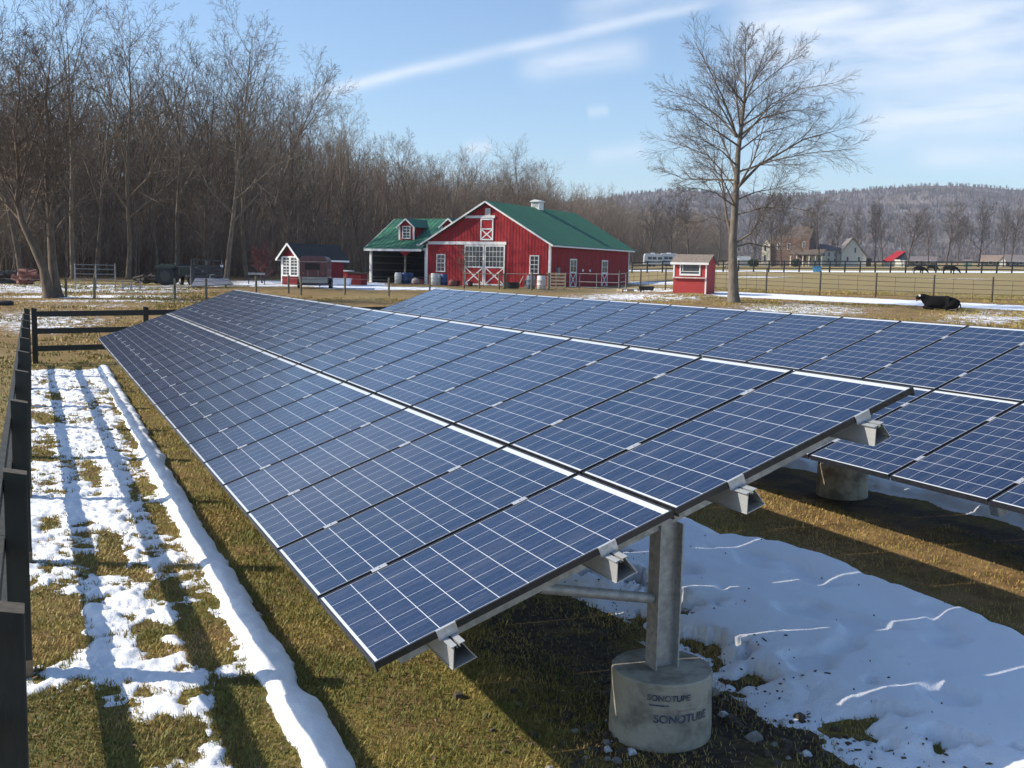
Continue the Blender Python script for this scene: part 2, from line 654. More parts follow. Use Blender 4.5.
def snow_left(x, y):
    n1 = fbm(x*2.1, y*1.0, 11, 5, .58)-.5
    n2 = fbm(x*7, y*5, 23, 4, .6)-.5
    n3 = fbm(x*14, y*9, 29, 3, .6)-.5
    c = .40 + 1.75*n1 + 1.25*n2 + .85*n3
    c -= 1.6*(1-soft(x, -1.66, -1.42))
    c -= 1.2*soft(x, .12, .22)*1.6
    c -= .45*(1-soft(y, 1.0, 2.4))*(1-soft(x, -.95, -.75)*(1-soft(x, -.5, -.35)))
    c -= 1.5*soft(y, 22.6, 23.4)
    for hx, hy, rx, ry, a in HG:
        c = c - a*np.exp(-(((x-hx)/rx)**2 + ((y-hy)/ry)**2)**1.4)*.86
    t = .034*soft(c, 0, .95)*(.55+.9*fbm(x*3.2, y*2.4, 31, 4)) + .012*n2*soft(c, 0.05, .4)
    # tyre and foot dents
    t -= .022*soft(fbm(x*5.5, y*3.5, 47, 3), .60, .72)*soft(c, .1, .5)
    t = np.where(c < 0, -.03, t)
    xr = np.where(y < 5.5, .0+.004*y, .022+.0105*(y-5.5)) + .05*(fbm(y*1.6, y*0, 3, 3)-.5)
    w = .120 + .08*(fbm(y*2.2, y*0+4, 9, 3)-.5) + .05*(fbm(x*9, y*7, 77, 3)-.5)
    lump = .42 + .62*fbm(x*3.5, y*3.4, 71, 4, .6) + .36*(vnoise(y*2.3, y*0+8, 75)-.3)
    prof = np.clip(1-np.abs((x-xr)/w)**2.4, 0, 1)**.6
    hr = .115*prof*lump*(y < 22.9)*soft(y, -1.9, -1.2) + .016*(fbm(x*17, y*13, 79, 3)-.5)*(prof > 0) - .004
    return np.where(hr > 0, np.maximum(t, hr), t)


def snow_band(x, y, x0):
    """the drift that lies under the high edge of an array"""
    u = x-x0
    n1 = fbm(u*1.5+7, y*1.1, 101, 5, .55)-.5
    n2 = fbm(u*6, y*6, 103, 4, .6)-.5
    front = 2.42 + .55*(fbm(y*.8, y*0, 131, 3)-.5) + .85*n1 + .35*n2 + .15*soft(-y, -.2, 1.2)
    back = 4.82 + .35*(vnoise(y*.9, y*0+2, 137)-.5) + .25*n1
    c = np.minimum((u-front)*1.4, (back-u)*3.2)
    c = c - 1.6*soft(fbm(x*4, y*4, 151, 4), .60, .70)*(1-soft((u-front), .1, 1.2))
    t = .13*soft(c, 0, .9)*(.75+.5*fbm(u*1.4, y*1.2, 107, 4)) + .010*n2
    t += .10*np.exp(-((u-back+.24)/.17)**2)*soft(c, 0, .3)*(fbm(y*2.3, x*1.1, 171, 3)-.18)
    t -= .05*soft(fbm(x*2.6, y*2.6, 173, 2), .62, .74)*soft(c, .1, .4)
    t += .03*(fbm(x*3.1, y*3.1, 177, 3)-.5)*soft(c, .05, .5)
    return np.where(c < 0, -.03, t)


def snow_sheet(name, x0, x1, y0, y1, sx, sy, fn, label):
    xs, ys = np.arange(x0, x1, sx), np.arange(y0, y1, sy)
    X, Y = np.meshgrid(xs, ys)
    T = fn(X, Y)
    V = np.stack([X, Y, gz(X, Y)+T], -1).reshape(-1, 3)
    n, k = X.shape
    I = np.arange(n*k).reshape(n, k)
    Fq = np.stack([I[:-1, :-1], I[:-1, 1:], I[1:, 1:], I[1:, :-1]], -1).reshape(-1, 4)
    keep = (T.reshape(-1)[Fq] > 0).any(1)
    Fq = Fq[keep]
    used = np.unique(Fq)
    remap = np.full(len(V), -1); remap[used] = np.arange(len(used))
    o = link_mesh(name, np_mesh(name, V[used], remap[Fq], SNOW, True))
    tag(o, label, 'snow', kind='stuff')
    return o


X2, DZ2 = 5.2274, .0853           # second array: offset across the row and height
snow_sheet('snow', -1.9, .36, -2.2, 23.6, .016, .028, snow_left, 'patchy melting snow and long ridge beside the board fence')
snow_sheet('snow', 2.0, 5.4, -4, 21.5, .03, .03, lambda x, y: snow_band(x, y, 0.0), 'shaded drift of snow under the front solar array')
snow_sheet('snow', 2.0+X2, 5.4+X2, -3, 22, .045, .045, lambda x, y: snow_band(x, y, X2+.15), 'shaded snow strip under the rear solar array')
snow_sheet('snow', 6.9, 9.4, -3, 22, .035, .035, lambda x, y: np.where(
    .34+.45*(fbm(x*3, y*2.2, 213, 5)-.5) - np.abs(x-7.95-.25*(fbm(y*.7, y*0, 211, 3)-.5)) > 0,
    .09*soft(.34+.45*(fbm(x*3, y*2.2, 213, 5)-.5) - np.abs(x-7.95-.25*(fbm(y*.7, y*0, 211, 3)-.5)), 0, .3)*(.5+fbm(x*2, y*2, 215, 4)), -.03), 'narrow bank of snow beneath the low edge of the rear solar array')

# ------------------------------------------------------------------ grass blades on the near lawn
rs = np.random.RandomState(4)


def grass_points():
    out = []
    for (x0, x1, y0, y1, den) in ((-1.9, 4.4, -.6, 3.2, 5600), (-2.0, 6.5, 3.2, 7.5, 2900), (-2.2, 7.2, 7.5, 13, 900), (-2.2, 7.0, 13, 23, 330), (4.4, 7, .2, 3.2, 2500)):
        n = int((x1-x0)*(y1-y0)*den)
        out.append(np.stack([rs.uniform(x0, x1, n), rs.uniform(y0, y1, n)], 1))
    return np.concatenate(out)


GP = grass_points()
cl = fbm(GP[:, 0]*3.1, GP[:, 1]*3.1, 301, 4)
sl = snow_left(GP[:, 0], GP[:, 1])
sb = snow_band(GP[:, 0], GP[:, 1], 0.0)
so = .95*np.exp(-((GP[:, 0]-2.05)/.6)**2)
dirtz = np.exp(-((GP[:, 0]-6.0)/1.25)**4)
keep = (rs.rand(len(GP)) > .62*dirtz) & ~((sl > .004) & (GP[:, 0] < .4)) & ~((sb > .004) & (GP[:, 0] > 1.9)) & (rs.rand(len(GP)) > so*.93) & (rs.rand(len(GP)) < .35+1.3*cl)
p_ = np.stack([(GP[:, 0]), (GP[:, 1])], 1)
d_ = (np.stack([GP[:, 0], GP[:, 1], 0*GP[:, 0]], 1)-CAM)
zz = d_ @ FW
pxx, pyy = 512+F_PX*(d_ @ R2)/np.maximum(zz, .1), 384-F_PX*(d_ @ U2)/np.maximum(zz, .1)
keep &= (zz > 1) & (pxx > -60) & (pxx < 1090) & (pyy < 860)
GP = GP[keep]; cl = cl[keep]
n = len(GP)
ln = rs.uniform(.018, .045, n)*(.6+.9*cl)*(1+.02*np.maximum(0, GP[:, 1]))
wd = rs.uniform(.0018, .0034, n)*(1+.10*np.maximum(0, GP[:, 1]-1))
az = rs.uniform(0, 2*math.pi, n)
lean = rs.uniform(.25, 1.25, n)
dirx, diry = np.cos(az), np.sin(az)
base = np.stack([GP[:, 0], GP[:, 1], gz(GP[:, 0], GP[:, 1])-.002], 1)
side = np.stack([-diry*wd, dirx*wd, 0*wd], 1)
tip = base + np.stack([dirx*ln*np.sin(lean), diry*ln*np.sin(lean), ln*np.cos(lean)], 1)
midp = base*.5 + tip*.5 + np.array([0, 0, 1.0])*(ln*.12)[:, None]
GV = np.stack([base-side, base+side, midp+side*.7, midp-side*.7, tip], 1).reshape(-1, 3)
k = np.arange(n)[:, None]*5
quads = k + np.array([[0, 1, 2, 3]])
tris = k + np.array([[3, 2, 4]])


def grass_material():
    m = bpy.data.materials.new('grass_blades')
    m.use_nodes = True
    t = m.node_tree
    t.nodes.clear()
    q = NG(t)
    out = q.n('ShaderNodeOutputMaterial')
    p = q.n('ShaderNodeBsdfPrincipled')
    q.link(p.outputs[0], out.inputs['Surface'])
    a = q.n('ShaderNodeAttribute', attribute_name='tone').outputs['Fac']
    c = q.mix(q.step(a, .0, .5), (.150, .155, .030), (.325, .255, .062))
    c = q.mix(q.step(a, .5, 1.0), c, (.52, .345, .12))
    q.link(c, p.inputs['Base Color'])
    p.inputs['Roughness'].default_value = .6
    p.inputs['Specular IOR Level'].default_value = .3
    return m


# rough tufts of dead grass on the open ground beyond the arrays
m_ = 60000
tpx = rs.uniform(-60, 1090, m_)
tdd = 24 + 50*rs.rand(m_)**.8
rr0 = np.stack([FW + R2*((a-512)/F_PX) for a in tpx])
tx, ty = CAM[0]+rr0[:, 0]*tdd, CAM[1]+rr0[:, 1]*tdd
ok_ = (fbm(tx*.9, ty*.9, 351, 4) > .44) & ~((tx < 9.9) & (ty < 23) & (tx > -1)) & ~((tdd > 58) & (tpx > 250) & (tpx < 640))
tz_ = gz(tx, ty)
td_ = np.stack([tx, ty, tz_], 1) - CAM
tpy = 384 - F_PX*(td_ @ U2)/(td_ @ FW)
ok_ &= ~((tpx > 700) & (np.abs(tpy-(296.6+(tpx-780)*.047)) < 3.6))
tx, ty, tdd = tx[ok_], ty[ok_], tdd[ok_]
rep = 4
TX = np.repeat(tx, rep)+rs.normal(0, .05, len(tx)*rep); TY = np.repeat(ty, rep)+rs.normal(0, .05, len(tx)*rep)
m2_ = len(TX)
tl = rs.uniform(.04, .12, m2_); tw_ = rs.uniform(.012, .028, m2_)
ta = rs.uniform(0, 6.28, m2_); tn = rs.uniform(.3, 1.2, m2_)
tb = np.stack([TX, TY, gz(TX, TY)-.03], 1)
tsd = np.stack([-np.sin(ta)*tw_, np.cos(ta)*tw_, 0*tw_], 1)
tt = tb + np.stack([np.cos(ta)*tl*np.sin(tn), np.sin(ta)*tl*np.sin(tn), .03+tl*np.cos(tn)], 1)
tm_ = tb*.5+tt*.5
TV = np.stack([tb-tsd, tb+tsd, tm_+tsd*.7, tm_-tsd*.7, tt], 1).reshape(-1, 3)
k2 = np.arange(m2_)[:, None]*5 + len(GV)
quads = np.concatenate([quads, k2+np.array([[0, 1, 2, 3]])]); tris = np.concatenate([tris, k2+np.array([[3, 2, 4]])])
GV = np.concatenate([GV, TV])
tone2 = np.clip(.62 + 1.2*(fbm(TX*.3, TY*.3, 353, 3)-.5) + rs.normal(0, .2, m2_), 0, 1)
gme = np_mesh('grass', GV, [quads, tris], grass_material())
tone = np.clip(.34 + 2.3*(fbm(GP[:, 0]*1.5, GP[:, 1]*1.5, 311, 5, .6)-.5) + rs.normal(0, .22, n) + .45*np.exp(-((GP[:, 0]-5.7)/.8)**2), 0, 1)
at_ = gme.attributes.new('tone', 'FLOAT', 'POINT')
at_.data.foreach_set('value', np.repeat(np.concatenate([tone, tone2]), 5).astype(np.float32))
tag(link_mesh('grass', gme), 'short olive and straw coloured winter grass around the solar arrays', 'grass', kind='stuff')

# fallen leaves lying in the lawn
LB = MB()
for i in range(1100):
    x, y = rs.uniform(-1.9, 3.4), rs.uniform(-.5, 14)
    if x < .3 and float(snow_left(np.array([x]), np.array([y]))[0]) > .003:
        continue
    z = float(gz(x, y)) + rs.uniform(.012, .028)
    a, L = rs.uniform(0, 6.28), rs.uniform(.010, .024)
    c_, s_ = math.cos(a)*L, math.sin(a)*L
    h1, h2 = rs.uniform(-.006, .010, 2)
    LB.add([(x-c_, y-s_, z), (x+s_*.5, y-c_*.5, z+h1), (x+c_, y+s_, z+h2), (x-s_*.5, y+c_*.5, z+h1)], [(0, 1, 2), (0, 2, 3)])
tag(LB.build('leaves', mat('dead_leaf', (.15, .085, .04), .8, (.26, .165, .085), 40)), 'small brown dead leaves lying in the lawn', 'leaves', kind='stuff')

# ------------------------------------------------------------------ solar arrays
TILT = .3527
CT, ST = math.cos(TILT), math.sin(TILT)
ML, MW, MP, GAP = 1.65, .985, 1.0103, .0206
NMOD = 21


def panel_material():
    m = bpy.data.materials.new('solar_cells')
    m.use_nodes = True
    t = m.node_tree
    t.nodes.clear()
    q = NG(t)
    out = q.n('ShaderNodeOutputMaterial')
    p = q.n('ShaderNodeBsdfPrincipled')
    q.link(p.outputs[0], out.inputs['Surface'])
    obj = q.n('ShaderNodeTexCoord').outputs['Object']
    sx = q.n('ShaderNodeSeparateXYZ')
    q.link(obj, sx.inputs[0])
    rnd = q.n('ShaderNodeObjectInfo').outputs['Random']
    u0, y0, pit = .0225, .0210, .158
    cu = q.math('DIVIDE', q.math('SUBTRACT', sx.outputs[0], u0), pit)
    cy = q.math('DIVIDE', q.math('SUBTRACT', sx.outputs[1], y0), pit)
    fu, fy = q.math('FRACT', cu), q.math('FRACT', cy)
    gu = q.math('LESS_THAN', q.math('SUBTRACT', .5, q.math('ABSOLUTE', q.math('SUBTRACT', fu, .5))), .0125)
    gy = q.math('LESS_THAN', q.math('SUBTRACT', .5, q.math('ABSOLUTE', q.math('SUBTRACT', fy, .5))), .0082)
    outu = q.math('MAXIMUM', q.math('LESS_THAN', cu, 0.0), q.math('GREATER_THAN', cu, 10.0))  # white backsheet margins; low one widened to paint in the frame bevel's glint
    outy = q.math('MAXIMUM', q.math('LESS_THAN', cy, 0.0), q.math('GREATER_THAN', cy, 6.0))
    white = q.math('MAXIMUM', q.math('MAXIMUM', gu, gy), outu)
    # two bus bars per cell, running up the slope
    b1 = q.math('LESS_THAN', q.math('ABSOLUTE', q.math('SUBTRACT', fy, .27)), .006)
    b2 = q.math('LESS_THAN', q.math('ABSOLUTE', q.math('SUBTRACT', fy, .73)), .006)
    bus = q.math('MAXIMUM', b1, b2)
    cid = q.n('ShaderNodeCombineXYZ')
    q.link(q.math('FLOOR', cu), cid.inputs[0])
    q.link(q.math('FLOOR', cy), cid.inputs[1])
    q.link(q.math('MULTIPLY', rnd, 97.0), cid.inputs[2])
    wn = q.n('ShaderNodeTexWhiteNoise')
    q.link(cid.outputs[0], wn.inputs['Vector'])
    vo = q.n('ShaderNodeTexVoronoi')
    off = q.n('ShaderNodeVectorMath', operation='ADD')
    q.link(obj, off.inputs[0]); q.link(cid.outputs[0], off.inputs[1])
    q.link(off.outputs[0], vo.inputs['Vector'])
    vo.inputs['Scale'].default_value = 75
    sv = q.n('ShaderNodeSeparateColor')
    q.link(vo.outputs['Color'], sv.inputs[0])
    grain = q.mix(sv.outputs[0], (.005, .014, .040), (.014, .031, .078))
    cell = q.mix(q.math('MULTIPLY', wn.outputs['Value'], .5), grain, (.009, .022, .066))
    cell = q.mix(q.math('MULTIPLY', rnd, .35), cell, (.02, .034, .085))
    cell = q.mix(q.math('MULTIPLY', bus, .22), cell, (.45, .47, .5))
    c = q.mix(white, cell, (.62, .64, .66))
    # a little dust on the glass
    c = q.mix(q.step(q.noise(q.mapping(obj, (.6, 2.2, 1)), 3.2, 6, .7), .42, .80, 0, .10), c, (.42, .40, .36))
    q.link(c, p.inputs['Base Color'])
    p.inputs['Roughness'].default_value = .45
    p.inputs['Specular IOR Level'].default_value = .15
    p.inputs['Coat Weight'].default_value = .8
    q.link(q.step(q.noise(obj, 3.0, 4, .6), .3, .8, .07, .16), p.inputs['Coat Roughness'])
    p.inputs['Coat IOR'].default_value = 1.42
    return m


PANEL = panel_material()
BLACK_AL = mat('black_anodised', (.016, .016, .018), .38, (.028, .027, .027), 30, spec=.5)
ALU = mat('mill_aluminium', (.60, .60, .58), .42, (.47, .47, .45), 14, metal=.55, bump=.05, stretch=(1, .12, 1))
CLAMP = mat('clamp_aluminium', (.62, .63, .63), .38, (.5, .5, .5), 40, metal=.5)
GALV = mat('galvanised_steel', (.46, .46, .44), .55, (.32, .32, .30), 22, metal=.35, bump=.1, contrast=(.3, .7))
CONC = mat('pier_concrete', (.42, .385, .30), .9, (.20, .18, .14), 5, bump=.35, bscale=30, contrast=(.38, .66))


def module_meshes():
    f = MB()
    f.box(.006, ML-.006, .006, MW-.006, -.006, -.0015)
    a = f.build('solar_panel', PANEL)
    fr = MB()
    zt, zb = .0012, -.046
    zs = -.032
    fr.box(0, .0075, 0, MW, zb, zt)
    fr.box(ML-.0105, ML, 0, MW, zb, zt)
    fr.box(.0075, ML-.0105, 0, .0105, zs, zt)
    fr.box(.0075, ML-.0105, MW-.0105, MW, zs, zt)
    b = fr.build('frame', BLACK_AL, a)
    bk = MB().box(.011, ML-.011, .017, MW-.017, -.0105, -.0065).build('backsheet', mat('backsheet_white', (.62, .63, .64), .6), a)
    jb = MB().box(1.38, 1.50, .43, .56, -.035, -.011).build('junction_box', mat('black_plastic', (.02, .02, .02), .5), a, bevel=.004)
    return a


PROTO_MODULE = module_meshes()
U_RAILS = (.36, 1.25, 2.05, 2.93)
RAIL_PROFILE = None


def rail_mesh(y0, y1):
    """open-ended trapezoid rail, local X across the rail (up the slope), Y along it, Z normal to the panels; top at z=0"""
    t = .0035
    m = MB()
    # two top flats with a slot
    m.box(-.036, -.006, y0, y1, -t, 0)
    m.box(.006, .036, y0, y1, -t, 0)
    # slot walls
    m.box(-.0085, -.006, y0, y1, -.016, -t-.0005)
    m.box(.006, .0085, y0, y1, -.016, -t-.0005)
    # sloping sides
    for s in (-1, 1):
        m.prism([(s*.020, -.0045), (s*.0235, -.0045), (s*.060, -.098), (s*.0565, -.098)], 'y', y0, y1)
    m.box(-.064, .064, y0, y1, -.1025, -.0985)
    return m


def solar_array(name, loc, label, y_start, posts, n_mod=NMOD):
    root = empty(name, loc, 0, label, 'solar array', 'solar arrays')
    root_z = loc[2]
    zl = GZ0 if loc[0] < 1 else GZ0 + DZ2                # height of the low edge above the root
    zl = zl - (root_z)

    def P(u, y, h):                                       # slope coordinates -> root coordinates
        return (u*CT - h*ST, y, zl + u*ST + h*CT)
    rot = (0, -TILT, 0)
    first = True
    for row in (0, 1):
        for j in range(n_mod):
            if PROTO_MODULE.parent is None:
                o = PROTO_MODULE
                o.parent = root
            else:
                o = copy_tree(PROTO_MODULE, root)
            o.location = P(row*(ML+GAP), j*MP + .0, 0)
            o.rotation_euler = rot
    L = n_mod*MP - .02
    for ri, u in enumerate(U_RAILS):
        o = rail_mesh(-.115, L+.10).build('rail', ALU, root)
        o.location = P(u, 0, -.047)
        o.rotation_euler = rot
        # clamps: end clamps hook over the frame, mid clamps bridge two frames
        c = MB()
        c.box(-.05, .05, -.0075, -.0025, -.0455, .0045)
        c.box(-.05, .05, -.0025, .010, .0018, .0045)
        e = c.build('end_clamp', CLAMP, o)
        e.location = (0, 0, .047)
        e2 = link_mesh('end_clamp', e.data, o)
        e2.location = (0, L, .047); e2.rotation_euler = (0, 0, math.pi)
        mc = MB()
        mc.box(-.045, .045, -.024, .024, .0018, .0048)
        mc.lathe([(.006, .0049), (.006, .009)], 8)
        first_c = None
        for j in range(1, n_mod):
            if first_c is None:
                first_c = k_ = mc.build('mid_clamp', CLAMP, o)
            else:
                k_ = link_mesh('mid_clamp', first_c.data, o)
            k_.location = (0, j*MP-.0127, .047)
    for k, y in enumerate(posts):
        # beam under the rails, post, brace, pier
        b = MB()
        a0, a1 = np.array(P(.18, y, -.205)), np.array(P(3.12, y, -.205))
        b.beam(a0, a1, .08, .10, up=(-ST, 0, CT))
        b.build('cross_beam', GALV, root)
        xp = 1.80
        top = zl + xp*ST/CT - .26/CT
        zg = float(gz(loc[0]+xp, loc[1]+y)) - root_z
        ptop = zg + .375
        pm = MB()
        pm.box(xp-.075, xp-.066, y-.055, y+.055, ptop-.01, top)
        pm.box(xp+.066, xp+.075, y-.055, y+.055, ptop-.01, top)
        pm.box(xp-.066, xp+.066, y-.006, y+.006, ptop-.01, top)
        pm.build('post', GALV, root)
        br = MB()
        pz = zg + .375 + .28
        br.tube([(xp-.08, y, zl - .03), (1.03, y, zl + .105)], .030, 12)
        br.build('brace', GALV, root, smooth=True)
        pr = MB()
        pr.lathe([(.285, zg-.25), (.285, zg+.10), (.279, zg+.22), (.281, zg+.362), (.272, zg+.372), (.0, zg+.374)], 40, (xp, y), closed=False)
        pier = pr.build('concrete_pier', CONC, root, smooth=True)
        if k == 0 and loc[0] < 1:
            pier_lettering(pier, xp, y, zg)
    return root


def pier_lettering(pier, xp, y, zg):
    ink = mat('faded_print', (.06, .075, .12), .9, (.17, .17, .16), 22, contrast=(.44, .62))
    red = mat('faded_red_print', (.38, .17, .14), .9, (.42, .38, .31), 30, contrast=(.42, .6))

    def wrap(txt, size, a0, z, material, name):
        cu = bpy.data.curves.new(name, 'FONT')
        cu.body = txt
        cu.size = size
        cu.offset = .0016
        tmp = bpy.data.objects.new(name, cu)
        COL.objects.link(tmp)
        dg = bpy.context.evaluated_depsgraph_get()
        m0 = bpy.data.meshes.new_from_object(tmp.evaluated_get(dg))
        COL.objects.unlink(tmp)
        bpy.data.objects.remove(tmp)
        import bmesh
        bm = bmesh.new(); bm.from_mesh(m0)
        bmesh.ops.triangulate(bm, faces=bm.faces)
        bmesh.ops.subdivide_edges(bm, edges=[e for e in bm.edges if e.calc_length() > .02], cuts=2)
        r = .2856
        for v in bm.verts:
            a = a0 + v.co.x/r
            v.co = Vector((xp + r*math.cos(a), y + r*math.sin(a), zg + z + v.co.y))
        bm.to_mesh(m0); bm.free()
        m0.materials.clear(); m0.materials.append(material)
        link_mesh(name, m0, pier)
    view = math.atan2(CAM[1]-y, CAM[0]-xp)
    wrap('SONOTUBE', .062, view-.12, .165, ink, 'printed_lettering')
    wrap('SONOTUBE', .045, view-.25, .285, ink, 'printed_lettering')
    wrap('__', .10, view-.20, .27, ink, 'printed_mark')
    wrap('_ _ _', .05, view+.35, .235, red, 'printed_mark')


POSTS = [.42 + 3.35*i for i in range(7)]
z_a = float(gz(0, 0))
solar_array('solar_array', (0, 0, z_a), 'front tilted solar array on a galvanised post, reaching lowest towards the board fence', 0, POSTS)
solar_array('solar_array', (X2, .22, float(gz(X2, 0))), 'rear tilted solar array partly hidden behind the front one', 0, [p+.72 for p in POSTS[:6]])

# rocks and clods round the pier
rk = np.random.RandomState(9)
ROCKM = [mat('clod_soil', (.10, .075, .05), .95, (.06, .045, .03), 20, bump=.4), mat('grey_stone', (.30, .28, .25), .9, (.2, .18, .16), 20, bump=.3),
         mat('dirty_snow_lump', (.70, .70, .70), .8, (.45, .44, .42), 20, bump=.3)]
RUBBLE = [MB(), MB(), MB()]
for i in range(520):
    a = rk.uniform(0, 2*math.pi)
    r = .34 + abs(rk.normal(0, .42))
    x, y = 1.85 + r*math.cos(a)*1.0, .25 + r*math.sin(a)*1.2
    s = rk.choice([.008, .014, .022, .034], p=[.4, .35, .2, .05])*rk.uniform(.7, 1.3)
    v = []
    for p in ((-1, -1, -.6), (1, -1, -.6), (1, 1, -.6), (-1, 1, -.6), (-.6, -.6, .7), (.6, -.6, .7), (.6, .6, .7), (-.6, .6, .7)):
        q_ = np.array(p)*s*rk.uniform(.6, 1.1, 3)
        v.append((x+q_[0], y+q_[1], float(gz(x, y))+s*.4+q_[2]*.8))
    RUBBLE[rk.choice(3, p=[.80, .15, .05])].add(v, [(0, 3, 2, 1), (4, 5, 6, 7), (0, 1, 5, 4), (1, 2, 6, 5), (2, 3, 7, 6), (3, 0, 4, 7)])
for m_, mm, lb in zip(RUBBLE, ROCKM, ('dark soil clods scattered round the concrete pier', 'small grey stones scattered round the concrete pier', 'dirty lumps of ice scattered round the concrete pier')):
    o = m_.build('rubble', mm, None, smooth=False, bevel=.006)
    tag(o, lb, 'rubble', kind='stuff')

# twigs, leaf bits and specks of soil lying on the shaded snow
DB = MB()
for i in range(620):
    x, y = 2.3 + abs(rk.normal(0, .42)), rk.uniform(-1.5, 6.0)
    if rk.rand() < .10:
        x = rk.uniform(2.3, 4.9)
    t_ = float(snow_band(np.array([x]), np.array([y]), 0.0)[0])
    if t_ < .004:
        continue
    z = float(gz(x, y)) + t_ + .002
    a, L = rk.uniform(0, 6.28), rk.choice([.004, .008, .016, .035], p=[.5, .34, .12, .04])*rk.uniform(.7, 1.3)
    wq = L*.5 if L < .02 else .004
    cx_, sx_ = math.cos(a), math.sin(a)
    DB.add([(x-cx_*L+sx_*wq, y-sx_*L-cx_*wq, z), (x+cx_*L+sx_*wq, y+sx_*L-cx_*wq, z), (x+cx_*L-sx_*wq, y+sx_*L+cx_*wq, z+.003), (x-cx_*L-sx_*wq, y-sx_*L+cx_*wq, z+.004), (x, y, z-.006), (x, y, z+.008)],
           [(0, 1, 5), (1, 2, 5), (2, 3, 5), (3, 0, 5), (1, 0, 4), (2, 1, 4), (3, 2, 4), (0, 3, 4)])
tag(DB.build('debris', mat('debris_bits', (.055, .038, .024), .9, (.10, .072, .042), 30)), 'dark twigs and leaf bits lying on the shaded snow', 'debris', kind='stuff')

# ------------------------------------------------------------------ dark board fence beside and behind the arrays
DARKWOOD = mat('dark_stained_wood', (.022, .024, .020), .75, (.045, .043, .032), 9, bump=.25, bscale=40, stretch=(1, 1, .25), contrast=(.35, .7))
PALEWOOD = mat('weathered_post_foot', (.30, .21, .12), .85, (.18, .13, .08), 12, bump=.2)


def board_fence(name, pts, heights, rails, label, wood, post_w=.13, foot=True, group=None, rail_h=.14, rail_t=.04, side=-1):
    root = empty(name, (pts[0][0], pts[0][1], float(gz(*pts[0]))), 0, label, 'fence', group)
    o0 = np.array(root.location)
    for (x, y), h in zip(pts, heights):
        z = float(gz(x, y))
        m = MB()
        lx, ly, lz = x-o0[0], y-o0[1], z-o0[2]
        hw = post_w/2
        m.prism([(lx-hw, lz-.3), (lx+hw, lz-.3), (lx+hw, lz+h-.02), (lx-hw, lz+h+.01)], 'y', ly-hw, ly+hw)
        p = m.build('post', wood, root, bevel=.006 if post_w > .12 else 0)
        if foot:
            MB().prism([(lx-hw-.002, lz+h+.0102), (lx+hw+.002, lz+h-.0198), (lx+hw+.002, lz+h-.0158), (lx-hw-.002, lz+h+.0142)], 'y', ly-hw-.002, ly+hw+.002).build('pale_top', mat('pale_post_top', (.13, .105, .07), .85, (.08, .065, .045), 20), p)  # thin sloping cap, paler than the dark post under it
            MB().box(lx-hw-.003, lx+hw+.003, ly-hw-.003, ly+hw+.003, lz-.1, lz+.11).build('bare_foot', PALEWOOD, p)
    for i in range(len(pts)-1):
        a, b = np.array(pts[i]), np.array(pts[i+1])
        d = (b-a)/np.linalg.norm(b-a)
        nrm = np.array((-d[1], d[0]))
        for k, rz_ in enumerate(rails):
            off = nrm*(post_w/2+rail_t/2+.002)*side
            za, zb = float(gz(*a))+rz_-o0[2], float(gz(*b))+rz_-o0[2]
            m = MB()
            e = .004
            m.beam((a[0]+off[0]+d[0]*e-o0[0], a[1]+off[1]+d[1]*e-o0[1], za), (b[0]+off[0]-d[0]*e-o0[0], b[1]+off[1]-d[1]*e-o0[1], zb), rail_t, rail_h)
            m.build('rail', wood, root)
    return root


fp = [(-1.46, .02+2.675*i) for i in range(-1, 10)]
fp[-1] = (-1.46, 24.1)
fh = [1.25, 1.27, 1.30] + [1.41]*8
board_fence('board_fence', fp, fh, (.42, .85, 1.22), 'near-black post and rail fence running along the snow patches', DARKWOOD, side=1, rail_h=.10)
bp = [(-1.30+2.66*i, 24.45) for i in range(0, 6)]
board_fence('board_fence', [(-1.30, 24.45)] + bp[1:], [1.40]*6, (.38, .82, 1.25), 'near-black rail fence crossing behind the far end of the arrays', DARKWOOD, foot=False)

# ------------------------------------------------------------------ bare trees
def bark(name, c1, c2):
    return mat(name, c1, .9, c2, 5, bump=.3, bscale=25, stretch=(1, 1, .35), contrast=(.3, .7))


BARK = [bark('bark_grey', (.20, .15, .10), (.11, .082, .058)), bark('bark_brown', (.165, .118, .078), (.09, .066, .046)),
        bark('bark_pale', (.25, .19, .13), (.14, .108, .078))]
BARK_FAR = bark('bark_far', (.255, .19, .132), (.15, .113, .082))
BARK_FIELD = bark('bark_field', (.125, .10, .085), (.075, .06, .052))


